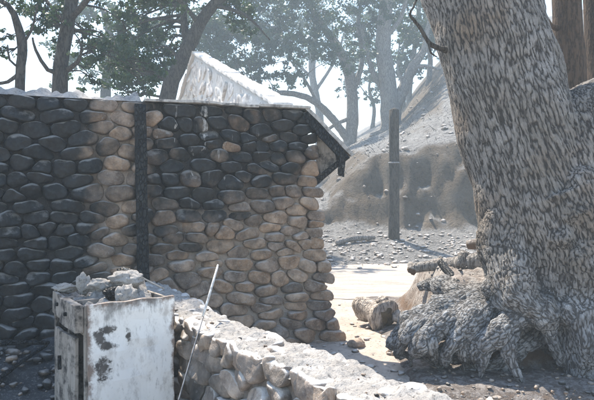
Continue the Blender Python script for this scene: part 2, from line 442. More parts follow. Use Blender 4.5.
# dirt road draped over the ground
rv, rf = [], []
RX = np.arange(-24, 26, .25); RN = 14
for i, x in enumerate(RX):
    yc = 10.6 - .02 * (x - 2) ** 2 * .35 + .25 * math.sin(x * .35)
    for j in range(RN + 1):
        t = j / RN; y = yc + (t - .5) * (3.3 + .5 * N3((x, t, 0), .6, 5) + .35 * N3((x, t, 0), 2.3, 8))
        rv.append((x, y, terrain(x, y) + .004 + .028 * math.sin(math.pi * t) - .02 * (math.exp(-((t - .3) / .09) ** 2) + math.exp(-((t - .72) / .09) ** 2)) * .6 + .004))
for i in range(len(RX) - 1):
    for j in range(RN):
        a = i * (RN + 1) + j; rf.append((a, a + RN + 1, a + RN + 2, a + 1))
tag(mesh('road', rv, rf, M['road'], origin=(2, 10.6, 0)), 'pale sunlit dirt road passing behind the cabin corner', 'road', kind='structure')

# raised earth under the big oak
def bank_h(x, y):
    fx = sst(1.10, 1.5, x + .10 * N3((x, y, 0), 1.8, 8) - .10 * (y - 5.4))
    front = 5.2 + .12 * N3((x, 0, 0), 2.2, 5) + .05 * N3((x, y, 0), 7, 3)
    fy = sst(-.10, .34, y - front)
    back = 1 - sst(7.0, 8.9, y + .25 * (x - 2))
    h = (.74 + .10 * N3((x, y, 0), 1.1, 2)) * fx * fy * back
    return h + (.045 * N3((x, y, 0), 5, 6) + .03 * N3((x, y, 0), 13, 6) + .015 * N3((x, y, 0), 29, 6)) * (.4 + fx * fy * back) - .03
bv, bf = [], []
bx = np.arange(.75, 7.0, .06); by = np.arange(4.2, 9.2, .05)
for y in by:
    for x in bx:
        edge = min(x - .75, y - 4.2, 9.1 - y, 6.9 - x); bv.append((x, y, terrain(x, y) + bank_h(x, y) + .085 - .14 * sst(.35, 0, edge)))
nb = len(bx)
for j in range(len(by) - 1):
    for i in range(nb - 1): bf.append((j * nb + i, j * nb + i + 1, (j + 1) * nb + i + 1, (j + 1) * nb + i))
tag(mesh('earth_bank', bv, bf, M['earth'], origin=(2.5, 5.3, 0)), 'undercut reddish earth bank beneath the big oak roots', 'bank', kind='structure')

# ------------------------------------------------------------------ rubble masonry
def clip(poly, nx_, ny_, c):
    out = []
    for i in range(len(poly)):
        a, b = poly[i], poly[(i + 1) % len(poly)]
        da, db = a[0] * nx_ + a[1] * ny_ - c, b[0] * nx_ + b[1] * ny_ - c
        if da <= 0: out.append(a)
        if (da < 0) != (db < 0) and da != db:
            t = da / (da - db); out.append((a[0] + (b[0] - a[0]) * t, a[1] + (b[1] - a[1]) * t))
    return out

def centroid(p):
    A = cx = cy = 0
    for i in range(len(p)):
        x0, y0 = p[i]; x1, y1 = p[(i + 1) % len(p)]; k = x0 * y1 - x1 * y0
        A += k; cx += (x0 + x1) * k; cy += (y0 + y1) * k
    return (cx / (3 * A), cy / (3 * A)), abs(A) / 2

def rubble_cells(a0, a1, b0, b1, w, h, rr, inside=None, relax=2):
    """coursed random rubble: relaxed Voronoi cells, wider than tall, of uneven size."""
    an = w / h; sites = []
    b = b0
    while b < b1 - h * .4:
        ch = h * rr.uniform(.72, 1.3); a = a0 - rr.random() * w * .6
        while a < a1:
            cw = w * rr.choice((.5, .7, .9, 1.1, 1.3, 1.6)) * rr.uniform(.85, 1.15)
            x, y = a + cw / 2, b + ch / 2 + rr.gauss(0, h * .27)
            if a0 < x < a1 and b0 < y < b1 and (inside is None or inside(x, y)):
                sites.append([x / an, y])
            a += cw
        b += ch
    A0, A1 = a0 / an, a1 / an
    polys = []
    for it in range(relax):
        polys = []
        for i, s in enumerate(sites):
            poly = [(A0, b0), (A1, b0), (A1, b1), (A0, b1)]
            for j, q in enumerate(sites):
                dx, dy = q[0] - s[0], q[1] - s[1]
                if i == j or dx * dx + dy * dy > (h * 4) ** 2: continue
                poly = clip(poly, dx, dy, (q[0] ** 2 + q[1] ** 2 - s[0] ** 2 - s[1] ** 2) / 2)
                if len(poly) < 3: break
            polys.append(poly)
        if it < relax - 1:
            for s, p in zip(sites, polys):
                if len(p) > 2:
                    c, _ = centroid(p); s[0] += (c[0] - s[0]) * .5; s[1] += (c[1] - s[1]) * .5
    sw = rr.random() * 50; out = []
    for p in polys:
        if len(p) < 3: continue
        q = [(x * an, y) for x, y in p]
        out.append([(x + .12 * h * N3((x, y, 0), 1.6 / h * .2, sw) * (0 if x < a0 + 1e-6 or x > a1 - 1e-6 else 1), y + .5 * h * N3((x, y, 0), .33 / h * .9, sw + 9) * (0 if y < b0 + 1e-6 or y > b1 - 1e-6 else 1)) for x, y in q])
    return out

def stone_from_cell(poly, to_world, rr, depth, gap=.93, back=.12, attr=None, seg=26, rings=7, lump=.012, maxr=None):
    (cx, cy), area = centroid(poly)
    rad_ = []
    for k in range(seg):
        an = 2 * math.pi * k / seg; dx, dy = math.cos(an), math.sin(an); best = 9
        for i in range(len(poly)):
            (x0, y0), (x1, y1) = poly[i], poly[(i + 1) % len(poly)]
            ex, ey = x1 - x0, y1 - y0; den = dx * ey - dy * ex
            if abs(den) < 1e-9: continue
            t = ((x0 - cx) * ey - (y0 - cy) * ex) / den; u = ((x0 - cx) * dy - (y0 - cy) * dx) / den
            if t > 0 and -1e-6 <= u <= 1 + 1e-6: best = min(best, t)
        rad_.append(best if best < 8 else math.sqrt(area))
    mn = math.sqrt(area / math.pi)
    rad_ = [min(r_, mn * 1.9) for r_ in rad_]
    for _ in range(2):
        rad_ = [min(rad_[k] * 1.01, (rad_[k - 1] + 2 * rad_[k] + rad_[(k + 1) % seg]) / 4) for k in range(seg)]
    g = gap * rr.uniform(.95, 1.03)
    D = depth * rr.uniform(.7, 1.35) * (.6 + .4 * min(1.3, mn / .12)); tx, ty = rr.gauss(0, .16), rr.gauss(-.05, .16)
    sd = rr.random() * 90; ex1 = rr.uniform(.42, .68); V, F = [], []
    ash, so = [], []
    planes = [(rr.uniform(.72, 1.1), rr.uniform(-1, 1), rr.uniform(-1, 1)) for _ in range(4)]
    def add(x, y, z):
        p = (x * 8, y * 8, z * 8)
        if z > 0:
            for (c_, gx_, gy_) in planes: z = min(z, max(0, D * (c_ - .55 * gx_ * (x - cx) / mn - .55 * gy_ * (y - cy) / mn)) * .9 + z * .1)
        x += lump * 1.2 * N3(p, 1, sd); y += lump * 1.2 * N3(p, 1, sd + 5)
        z += lump * (N3(p, 1.0, sd + 9) * 1.5 + .7 * N3(p, 2.7, sd + 3)) + tx * (x - cx) + ty * (y - cy)
        V.append(Vector(to_world(x, y, z)))
    add(cx, cy, D)
    for i in range(1, rings + 1):
        ph = math.pi / 2 * i / rings; sc, z = math.sin(ph) ** ex1, D * math.cos(ph) ** .85
        for k in range(seg):
            an = 2 * math.pi * k / seg; add(cx + math.cos(an) * rad_[k] * g * sc, cy + math.sin(an) * rad_[k] * g * sc, z)
    for k in range(seg):
        an = 2 * math.pi * k / seg; add(cx + math.cos(an) * rad_[k] * g * .86, cy + math.sin(an) * rad_[k] * g * .86, -back)
    for k in range(seg): F.append((0, 1 + k, 1 + (k + 1) % seg))
    for i in range(rings):
        for k in range(seg):
            a, b = 1 + i * seg + k, 1 + i * seg + (k + 1) % seg; F.append((a, a + seg, b + seg, b))
    F.append(tuple(1 + rings * seg + k for k in range(seg))[::-1])
    return V, F, (cx, cy)

def fix_winding(V, F):
    c = sum(V, Vector()) / len(V); n = (V[F[0][1]] - V[F[0][0]]).cross(V[F[0][2]] - V[F[0][0]])
    if n.dot(V[0] - c) < 0: return [tuple(reversed(f)) for f in F]
    return F

e = Vector((.94, .342, 0)).normalized(); d = Vector((-.342, .94, 0)).normalized(); up = Vector((0, 0, 1))
C0 = Vector((.14, 6.2, 0)); WH = 2.48
def batter(z): return .32 * (1 - max(0, min(1, z / WH))) ** 1.25

def soot_front(s, z):
    a = sst(-.55, .95, (z - 1.2) + .50 * (s - .55))
    a = .0 + .88 * a
    dip = math.exp(-((s - 1.95) / .30) ** 2) * sst(.6, 1.2, z)
    a -= .60 * dip
    a += .45 * sst(2.15, 2.6, s)
    a -= .10 * sst(1.6, 1.2, s)
    a -= .22 * sst(.35, 0, s) * sst(2.1, 1.5, z)
    return max(0, min(1.05, a))

wall = thing('stone_wall', C0 - e * 1.6, 'tall soot-blackened cobblestone cabin wall facing the yard', 'wall')
fw = lambda s, z, h: C0 - e * (s - batter(z) * max(0, 1 - s / 2.5)) + up * z - d * h
rw = random.Random(5)
pale_spots = [(.82, 2.08), (1.62, 2.3), (.33, 1.28), (1.64, 2.2), (2.0, 2.25)]
rest_V, rest_F, rest_s = [], [], []
for poly in rubble_cells(0.0, 3.7, -.1, WH - .02, .232, .118, rw):
    (cx, cy), ar = centroid(poly)
    if ar < .003: continue
    sh = rw.uniform(-.075, .03) if cx < .24 else 0
    V, F, c = stone_from_cell(poly, lambda x, y, z: fw(x + sh * max(0, 1 - x / .30), y, z), rw, .085, gap=.99, back=.16 if cx > .3 else .3, lump=.011, seg=22, rings=7)
    off = rw.gauss(0, .13)
    for (ps, pz) in pale_spots:
        if abs(c[0] - ps) < .10 and abs(c[1] - pz) < .07: off -= .6
    so = [max(0, min(1.1, soot_front((C0 - q).dot(e), q.z) + off)) for q in V]
    if cx > 3.02 or cy < .06 or (cx > 2.2 and cy < .16):          # outside the picture or behind the cabinet
        o_ = len(rest_V); rest_V += V; rest_F += [tuple(o_ + i for i in f_) for f_ in fix_winding(V, F)]; rest_s += so; continue
    dp = [.75 * sst(.3, .8, (C0 - q).dot(e)) * sst(1.85, 1.4, (C0 - q).dot(e)) * sst(1.2, 2.1, q.z) for q in V]
    mesh('stone', V, fix_winding(V, F), M['stone'], wall, attrs={'soot': so, 'ash': [.45] * len(V), 'drip': dp})
# corner stones seen from the open end
ew = lambda a, z, h: C0 + e * (batter(z) - .10 + h) + d * a + up * z
for poly in rubble_cells(.10, .62, -.1, WH - .02, .30, .2, rw):
    (cx, cy), ar = centroid(poly)
    if ar < .008: continue
    V, F, c = stone_from_cell(poly, ew, rw, .09, back=.1)
    o_ = len(rest_V); rest_V += V; rest_F += [tuple(o_ + i for i in f_) for f_ in fix_winding(V, F)]; rest_s += [max(0, soot_front(0, q.z) - .25) for q in V]
mesh('stonework', rest_V, rest_F, M['stone'], wall, attrs={'soot': rest_s, 'ash': [.4] * len(rest_V)})['kind'] = 'stuff'

def slab(name, to_world, a0, a1, b0, b1, thick, step, mat, parent, soot=None, amp=.014, top=None, ashv=0.0):
    """mortar body: an uneven front face over a plain box."""
    na, nb_ = max(2, int((a1 - a0) / step)), max(2, int((b1 - b0) / step)); V, F, so = [], [], []
    for back in (0, 1):
        for j in range(nb_ + 1):
            for i in range(na + 1):
                a = a0 + (a1 - a0) * i / na; tb = top(a) if top else b1; b = b0 + (tb - b0) * j / nb_
                hh = amp * (N3((a, b, 0), 5, 3) + .6 * N3((a, b, 0), 14, 5)) if not back else -thick
                V.append(Vector(to_world(a, b, hh))); so.append(soot(a, b) if soot else 0)
    n1 = (na + 1) * (nb_ + 1); k = na + 1
    for j in range(nb_):
        for i in range(na):
            a = j * k + i; F.append((a, a + 1, a + k + 1, a + k)); F.append((n1 + a, n1 + a + k, n1 + a + k + 1, n1 + a + 1))
    for i in range(na):
        F.append((i, n1 + i, n1 + i + 1, i + 1)); t = nb_ * k + i; F.append((t, t + 1, n1 + t + 1, n1 + t))
    for j in range(nb_):
        a = j * k; F.append((a, a + k, n1 + a + k, n1 + a)); b = a + na; F.append((b, n1 + b, n1 + b + k, b + k))
    me_o = mesh(name, V, F, mat, parent, attrs={'soot': so, 'ash': [ashv] * len(V)})
    bm = bmesh.new(); bm.from_mesh(me_o.data); bmesh.ops.recalc_face_normals(bm, faces=bm.faces); bm.to_mesh(me_o.data); bm.free()
    return me_o
slab('mortar', lambda a, b, h: fw(a, b, h - .008 - .05 * sst(.25, .08, a)), .025, 4.4, -.15, WH - .01, .46, .05, M['mortar'], wall, soot_front, .02)
# ash and rubble along the wall head
V, F = [], []; n_ = 240
for i in range(n_ + 1):
    a = 4.4 - (4.38) * i / n_
    for j in range(7):
        t = j / 6; hgt = math.sin(math.pi * t) ** .6 * (.016 + (.085 if a > 1.75 else .016) * max(0, .6 + 1.2 * N3((a, t, 0), 4, 2) + 1.0 * N3((a, t, 0), 11, 7)))
        V.append(Vector(fw(a, WH - .02 + hgt, .035 - .5 * t + .02 * N3((a, t, 0), 9, 1))))
for i in range(n_):
    for j in range(6):
        q = i * 7 + j; F.append((q, q + 7, q + 8, q + 1))
mesh('ash_cap', V, F, M['ash'], wall)
# weathered plate along the right half of the head, ash drips below it
for a_, l_ in ((1.72, .62), (1.09, .50), (.58, .56)):
    board('wall_plate', fw(a_, WH - .012 + rw.uniform(-.006, .006), .085 + rw.uniform(-.01, .015)), e * l_ + up * rw.uniform(-.008, .008), d * .16, up * .026, M['plate_wood'], wall, .010, 8, .004)

# burnt upright let into the wall
post = thing('burnt_post', fw(1.775, 0, .1), 'charred black square timber post standing against the cobblestone wall', 'post')
V, F = [], []
pts = [fw(1.775 + .012 * math.sin(z * 2), z, .105 + .01 * math.sin(z * 3)) for z in np.linspace(-.05, WH - .06, 40)]
b0 = 0
for i, p in enumerate(pts):
    for k in range(16):
        an = 2 * math.pi * k / 16; ca, sa = math.cos(an), math.sin(an); q = .056 / max(abs(ca), abs(sa)) * .93
        w_ = 1 + .16 * N3((ca * 2, sa * 2, i * .35), 1, 3) + .1 * N3((ca * 3, sa * 3, i * .9), 1, 8)
        V.append(p + e * ca * q * w_ - d * sa * q * w_)
for i in range(len(pts) - 1):
    for k in range(16):
        k2 = (k + 1) % 16; F.append((i * 16 + k, i * 16 + k2, (i + 1) * 16 + k2, (i + 1) * 16 + k))
F.append(tuple(range((len(pts) - 1) * 16, len(pts) * 16))); F.append(tuple(range(16))[::-1])
mesh('shaft', V, F, M['char'], post)
for z in (.8, 1.45, 2.1):
    bm = bmesh.new(); bmesh.ops.create_uvsphere(bm, u_segments=8, v_segments=5, radius=.011)
    for v_ in bm.verts: v_.co = fw(1.775, z, .168) + v_.co
    bm_obj('nail_head', bm, M['char'], post, True)

# gable end wall, its inner face towards the yard
gable = thing('gable_wall', C0 + d * 5.58, 'pale sunlit stone gable end rising to a peak behind the sooty wall', 'wall')
GW, GP = 11.16, 4.385
def gtop(a): return WH - .06 + (GP - WH) * (1 - abs(a - 5.58) / 5.58)
gw = lambda a, b, h: C0 + d * (a) - e * (h + .23) + up * b
rg = random.Random(9)
slab('plaster', gw, .47, GW, -.1, 2.2, .20, .10, M['pale_mortar'], gable, None, .014, gtop)
for poly in rubble_cells(.4, GW, 2.15, 4.6, .46, .18, rg, inside=lambda a, b: b < gtop(a) - .10):
    (cx, cy), ar = centroid(poly)
    poly2 = poly
    for sgn in (1, -1):
        kk = (GP - WH) / 5.58; nx_, ny_ = (-kk if sgn > 0 else kk), 1.0
        poly2 = clip(poly2, nx_, ny_, (WH - .12) if sgn > 0 else WH - .12 + kk * 11.16)
        if len(poly2) < 3: break
    if len(poly2) < 3: continue
    (cx, cy), ar = centroid(poly2)
    if ar < .012: continue
    V, F, c = stone_from_cell(poly2, gw, rg, .016, gap=.93, back=.08, seg=18, rings=5, lump=.004)
    mesh('stone', V, fix_winding(V, F), M['pale_stone'], gable, attrs={'soot': [0.0] * len(V), 'ash': [.9] * len(V)})
for sgn in (1, -1):                                   # coping pieces up both rakes
    k_ = 14
    for i in range(k_ - 1 if sgn > 0 else k_):
        a0 = 5.58 - sgn * 5.58 * i / k_; a1 = 5.58 - sgn * 5.58 * (i + .965) / k_
        if sgn > 0 and a1 < .05: a1 = .12
        p0, p1 = gw(a0, gtop(a0) + .0, .045 + rg.uniform(-.01, .02)), gw(a1, gtop(a1), .045 + rg.uniform(-.01, .02))
        board('coping', p0, p1 - p0, e * .24, up * rg.uniform(.045, .06), M['pale_mortar'], gable, .014, 4, .01)

# burnt roof corner still hanging at the wall end
eave = thing('burnt_eave', P(312, 110, 6.15), 'charred broken roof corner jutting from the wall end', 'eave')
A_, B_, C_ = P(308, 107, 6.12), P(352, 152, 6.12), P(318, 188, 6.2)
def plank(name, a, b, wide, thick, mat, sidev, rough=.008):
    ax = b - a; ay = sidev.normalized() * wide; az = ax.cross(ay).normalized() * thick
    return board(name, a, ax, ay, az, mat, eave, rough, 5, .004)
inw = (d * 1 + e * .15)
plank('rake_board', A_, B_ + (B_ - A_).normalized() * .03, .34, -.03, M['plate_wood'], inw)
plank('rake_board', A_ + Vector((-.01, .0, -.045)), B_ + Vector((-.03, 0, -.05)), .05, -.08, M['char'], inw)
plank('rake_board', A_ + Vector((-.01, .27, -.045)), B_ + Vector((-.05, .27, -.05)), .05, -.08, M['char_ash'], inw)
plank('brace_board', C_ + Vector((-.05, .02, -.0)), B_ + Vector((-.02, .02, -.06)), .07, .06, M['char_ash'], inw)
plank('brace_board', C_ + Vector((-.02, .2, .06)), B_ + Vector((-.06, .2, -.10)), .05, .09, M['char'], inw)
soff = [A_ + Vector((.06, .12, -.12)), A_.lerp(B_, .55) + Vector((0, .12, -.09)), B_ + Vector((-.14, .12, -.12)), B_ + Vector((-.16, .12, -.16)), C_ + Vector((.06, .12, .10)), C_ + Vector((-.02, .12, .2)), A_ + Vector((.10, .12, -.28))]
bm = bmesh.new(); vs = [bm.verts.new(p) for p in soff]; fc = bm.faces.new(vs)
r_ = bmesh.ops.extrude_face_region(bm, geom=[fc]); bmesh.ops.translate(bm, vec=(0, .022, 0), verts=[g for g in r_['geom'] if isinstance(g, bmesh.types.BMVert)])
bm_obj('soffit_panel', bm, M['old_wood'], eave)
board('torn_shingle', P(340, 155, 6.1), Vector((.06, 0, -.02)), Vector((0, .06, 0)), Vector((-.02, 0, -.2)), M['char_ash'], eave, .02, 3, .004)

# ------------------------------------------------------------------ low wall
u = Vector((.515, -.857, 0)).normalized(); nl = Vector((.857, .515, 0)).normalized()   # towards the camera / away from the yard
L0 = nl * 1.235 + u * (-(5.45))                       # where it meets the tall wall
L0 = nl * 1.385 - u * 5.3
LL, LT = 4.25, .29
lowt = lambda a: .735 + .03 * math.sin(a * 2.1 + 1) + .03 * N3((a, 0, 0), 1.7, 4)
low = thing('low_stone_wall', L0 + u * 2 + nl * .23, 'low ash-dusted stone wall running from the cabinet towards the viewer', 'wall')
lf = lambda a, b, h: L0 + u * a + up * b - nl * h
rl = random.Random(21)
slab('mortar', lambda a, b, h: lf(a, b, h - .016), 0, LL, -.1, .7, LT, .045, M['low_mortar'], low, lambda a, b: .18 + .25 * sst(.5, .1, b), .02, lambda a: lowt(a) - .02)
for poly in rubble_cells(0, LL, -.05, .73, .23, .118, rl):
    (cx, cy), ar = centroid(poly)
    if ar < .004: continue
    V, F, c = stone_from_cell(poly, lambda x, y, z: lf(x, y * lowt(x) / .735, z), rl, .045, gap=.975, back=.1, seg=24, rings=7, lump=.014)
    b_ = min(.42, max(.1, rl.gauss(.30, .14)))
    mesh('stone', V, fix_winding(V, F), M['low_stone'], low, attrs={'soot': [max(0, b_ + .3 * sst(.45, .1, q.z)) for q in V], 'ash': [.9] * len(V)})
lfb = lambda a, b, h: L0 + u * a + up * b + nl * (LT - .03 + h)
for poly in rubble_cells(0, LL, -.05, .73, .24, .17, rl):
    (cx, cy), ar = centroid(poly)
    if ar < .004: continue
    V, F, c = stone_from_cell(poly, lambda x, y, z: lfb(x, y * lowt(x) / .735, z), rl, .06, back=.08, seg=16, rings=4, lump=.009)
    mesh('stone', V, fix_winding(V, F), M['low_stone'], low, attrs={'soot': [.15] * len(V), 'ash': [.9] * len(V)})
lt_ = lambda a, c, h: L0 + u * a + nl * c + up * (lowt(a) - .025 + h)
for poly in rubble_cells(0, LL, -.03, LT + .02, .17, .12, rl):
    (cx, cy), ar = centroid(poly)
    if ar < .004: continue
    V, F, c = stone_from_cell(poly, lt_, rl, .034, gap=.93, back=.08, seg=20, rings=5, lump=.016)
    b_ = rl.gauss(.1, .12)
    mesh('cap_stone', V, fix_winding(V, F), M['low_stone'], low, attrs={'soot': [max(0, b_)] * len(V), 'ash': [1.4] * len(V)})
V, F = [], []; na, nc = 330, 36
for i in range(na + 1):
    a = LL * i / na
    for j in range(nc + 1):
        c = -.02 + (LT + .04) * j / nc; q = (a, c, 0)
        hgt = .016 + .03 * N3(q, 5, 2) + .026 * N3(q, 13, 5) + .012 * N3(q, 38, 8) - .05 * sst(.38, .5, abs(j / nc - .5))
        V.append(Vector(lt_(a, c, hgt + .018)))
for i in range(na):
    for j in range(nc):
        q = i * (nc + 1) + j; F.append((q, q + nc + 1, q + nc + 2, q + 1))
mesh('ash_cover', V, F, M['ash'], low)

# ------------------------------------------------------------------ burnt cabinet
F0 = Vector((-1.247, 3.48, 0)); ce = Vector((.82, .572, 0)).normalized(); cd = Vector((-.572, .82, 0)).normalized()
CW, CD, CH = .546, .86, .905
cab = thing('cabinet', F0 + ce * CW / 2 + cd * CD / 2, 'scorched white cabinet with an open top beside the low stone wall', 'cabinet')
cb = lambda a, b, c: F0 + ce * a + cd * b + up * c
# end panel facing the camera (its own frame of axes so the burns sit on it)
bm = bmesh.new(); box_bm(bm, (-CW / 2, -.014, -CH / 2), (CW, 0, 0), (0, .028, 0), (0, 0, CH), .010, 14, .004)
me = bpy.data.meshes.new('end_panel'); bmesh.ops.recalc_face_normals(bm, faces=bm.faces); bm.to_mesh(me); bm.free(); me.materials.append(M['enamel'])
ep = bpy.data.objects.new('end_panel', me); COL.objects.link(ep); ep.parent = cab
ep.location = cb(CW / 2, .014, CH / 2) - WLOC[cab.name]; ep.rotation_euler = (0, 0, math.atan2(ce.y, ce.x)); ep['label'] = 'white enamelled end panel with burnt-through black patches'
board('end_panel', cb(.01, CD - .03, 0), ce * (CW - .02), cd * .025, up * (CH - .01), M['old_wood'], cab, .004, 3)
board('back_panel', cb(CW - .02, .03, 0), ce * .02, cd * (CD - .065), up * (CH - .02), M['old_wood'], cab, .003, 3)
board('divider', cb(.03, .42, .02), ce * (CW - .055), cd * .02, up * (CH - .06), M['old_wood'], cab, .003, 2)
board('base_panel', cb(.02, .03, .06), ce * (CW - .045), cd * (CD - .07), up * .02, M['char_ash'], cab, .004, 2)
board('drawer_floor', cb(.02, .03, CH - .13), ce * (CW - .045), cd * .385, up * .012, M['char_ash'], cab, .004, 2)
board('drawer_floor', cb(.02, .445, CH - .10), ce * (CW - .045), cd * .375, up * .012, M['char_ash'], cab, .004, 2)
# face side (looking left): stiles, rails, drawers, doors
for b_, w_ in ((.032, .035), (.405, .045), (CD - .07, .038)):
    board('stile', cb(-.012, b_, 0), ce * .03, cd * w_, up * (CH - .012), M['old_wood'], cab, .003, 3)
board('rail', cb(-.008, .07, CH - .20), ce * .024, cd * .333, up * .028, M['old_wood'], cab, .003, 2)
board('rail', cb(-.008, .452, CH - .20), ce * .024, cd * .336, up * .028, M['old_wood'], cab, .003, 2)
dr = board('drawer', cb(-.065, .05, CH - .175), ce * .05, cd * .385, up * .165, M['old_wood'], cab, .004, 4)
board('knob', cb(-.085, .235, CH - .10), ce * .02, cd * .025, up * .025, M['char'], dr, 0, 0, .006)
dr = board('drawer', cb(-.03, .45, CH - .17), ce * .022, cd * .36, up * .15, M['old_wood'], cab, .004, 4)
board('knob', cb(-.05, .62, CH - .10), ce * .02, cd * .025, up * .025, M['char'], dr, 0, 0, .006)
o_ = cb(-.045, .13, .08); dv = (cd * 1 + ce * -.10).normalized()
dr = board('door', o_, ce * .022, dv * .285, up * (CH - .30), M['old_wood'], cab, .004, 4)
board('handle', o_ - ce * .02 + dv * .24 + up * .36, ce * .02, dv * .018, up * .09, M['char'], dr, 0, 0, .004)
o_ = cb(-.035, .50, .08)
dr = board('door', o_, ce * .02, cd * .20, up * (CH - .33), M['old_wood'], cab, .006, 4)

def lump(name, centre, rx, ry, rz, mat, seed, parent=None, rough=.35, sub=3, sharp=.5):
    bm = bmesh.new(); bmesh.ops.create_icosphere(bm, subdivisions=sub, radius=1)
    for v_ in bm.verts:
        k = 1 + rough * (N3(v_.co, 1.3, seed) + sharp * N3(v_.co, 3.1, seed + 4) + .5 * sharp * N3(v_.co, 7, seed + 9))
        v_.co = Vector(centre) + Vector((v_.co.x * rx, v_.co.y * ry, v_.co.z * rz)) * k
    return bm_obj(name, bm, mat, parent, True)

# heap of ash and fallen plaster on the cabinet, pieces lifted off it one by one
V, F = [], []; na, nb_ = 46, 60
for i in range(na + 1):
    for j in range(nb_ + 1):
        a, b = .02 + (CW - .045) * i / na, .30 + .52 * j / nb_
        m_ = math.exp(-((a - .40) / .2) ** 2 - ((b - .55) / .20) ** 2); q = (a, b, 0)
        V.append(cb(a, b, CH - .085 + .15 * m_ + .05 * N3(q, 9, 3) + .035 * N3(q, 21, 6) + .02 * N3(q, 45, 2)))
for i in range(na):
    for j in range(nb_):
        q = i * (nb_ + 1) + j; F.append((q, q + nb_ + 1, q + nb_ + 2, q + 1))
tag(mesh('ash_heap', V, F, M['ash']), 'heap of pale ash filling the open top of the cabinet', 'ash heap')
chunks = [('plaster_chunk', (.30, .20, CH - .02), (.07, .06, .085), 'ash', 'crumbled grey plaster chunk hanging over the front rim of the cabinet', 1),
          ('plaster_chunk', (.38, .42, CH + .07), (.11, .07, .06), 'ash', 'largest pale plaster chunk on the ash heap over the cabinet', 5),
          ('plaster_chunk', (.22, .52, CH + .03), (.08, .06, .05), 'ash', 'flat plaster chunk on the ash heap behind the cabinet rim', 9),
          ('plaster_chunk', (.13, .60, CH + .04), (.045, .04, .075), 'ash', 'upright pointed plaster fragment on the back of the cabinet', 14),
          ('plaster_chunk', (.05, .74, CH + .00), (.09, .05, .03), 'ash', 'thin plaster fragment lying on the far rim of the cabinet', 19),
          ('charred_chunk', (.43, .60, CH + .08), (.08, .06, .05), 'char_ash', 'blackened wood chunk stuck in the ash heap beside the low wall', 23),
          ('charred_chunk', (.26, .36, CH + .0), (.06, .05, .04), 'char_ash', 'small charred wood chunk inside the open cabinet top', 29)]
for nm, c, r3, mt, lb, sd in chunks:
    tag(lump(nm, cb(*c), *r3, M[mt], sd, rough=.33, sharp=.8, sub=4), lb, 'plaster chunk' if 'plaster' in nm else 'wood chunk')
def stick(name, pts, rr, mat, label, cat, sides=9, bump=.25, parent=None):
    p_, r_ = resample([Vector(p) for p in pts], rr, .05); V, F = [], []
    tube(V, F, p_, r_, sides, bump, 9, R.random() * 40)
    o = mesh(name, V, F, mat, parent); return tag(o, label, cat) if label else o
slat = thing('lath', cb(.47, .45, CH + .1), 'pale wooden lath slanting down behind the cabinet onto the low wall', 'lath')
board('slat', cb(.40, .55, CH + .13), ce * .26 + cd * -.10 + up * -.16, cd * .03, up * .012, M['plate_wood'], slat, .004, 3, .002)

# rod leaning on the low wall
rod_t, rod_m = P(218, 265, 4.0), P(180, 395, 3.4); rod_b = rod_t.lerp(rod_m, (rod_t.z - .01) / (rod_t.z - rod_m.z))
rod = thing('metal_rod', rod_b, 'thin metal rod leaning against the low stone wall by the cabinet', 'rod')
r0, r1 = rod_b, rod_t
V, F = [], []; tube(V, F, [r0.lerp(r1, t) for t in (0, .3, .6, .80)], [.0055] * 4, 10, 0); mesh('shaft', V, F, M['steel'], rod)
V, F = [], []; tube(V, F, [r0.lerp(r1, t) for t in (.72, .8, .9, 1.0)], [.008, .0085, .0085, .0075], 12, 0); mesh('sleeve', V, F, M['pale_sleeve'], rod)

# ------------------------------------------------------------------ rubble underfoot
def scatter(name, label, spots, mat, seed, rmin, rmax, z0=0.0, hfun=terrain, flat=.6, soot0=0.0, ashv=.8):
    rs = random.Random(seed); V, F, so, ash = [], [], [], []
    b = bmesh.new(); bmesh.ops.create_icosphere(b, subdivisions=2, radius=1); base = [v.co.copy() for v in b.verts]; fb = [[v.index for v in f.verts] for f in b.faces]; b.free()
    for (x, y) in spots:
        r_ = rmin + (rmax - rmin) * rs.random() ** 3; sx, sy, sz = r_ * rs.uniform(.7, 1.5), r_ * rs.uniform(.7, 1.3), r_ * rs.uniform(.45, .9) * flat / .6
        an = rs.random() * 6.28; ca, sa = math.cos(an), math.sin(an); sd = rs.random() * 80; o = len(V); z = hfun(x, y) + sz * .3 + z0; s_ = soot0 + rs.random() * .6
        for c in base:
            k = 1 + .5 * N3(c, 1.2, sd) + .25 * N3(c, 3, sd)
            X, Y_, Z = c.x * sx * k, c.y * sy * k, c.z * sz * k
            V.append((x + X * ca - Y_ * sa, y + X * sa + Y_ * ca, z + Z)); so.append(s_); ash.append(ashv)
        F += [tuple(o + i for i in f) for f in fb]
    return tag(mesh(name, V, F, mat, attrs={'soot': so, 'ash': ash}), label, 'rubble', kind='stuff')
rs = random.Random(3); sp = []
while len(sp) < 190:                                              # sunny yard behind the low wall
    x, y = rs.uniform(-.2, 1.6), rs.uniform(3.2, 8.6); q = Vector((x, y, 0))
    if q.dot(nl) > 1.385 + LT + .06 and (q - C0).dot(-d) > .1 - 3 * (x > .6) and not (x > 1.0 and y > 5.0): sp.append((x, y))
scatter('rubble', 'small pale stones and cinders strewn behind the low wall', sp, M['low_stone'], 1, .006, .045)
sp = []
while len(sp) < 800:
    x, y = rs.uniform(-4.2, -.9), rs.uniform(3.0, 5.9); q = Vector((x, y, 0)); a_, b_ = (q - F0).dot(ce), (q - F0).dot(cd)
    if q.dot(nl) < 1.15 and (q - C0).dot(-d) > .12 and not (-.1 < a_ < CW + .05 and -.05 < b_ < CD + .05): sp.append((x, y))
pile = lambda x, y: terrain(x, y) + .20 * sst(1.3, .1, (Vector((x, y, 0)) - C0).dot(-d)) * (1 + N3((x, y, 0), 2, 3)) + .04
V, F = [], []; gx, gy = np.arange(-4.6, -.6, .05), np.arange(2.4, 6.4, .05)
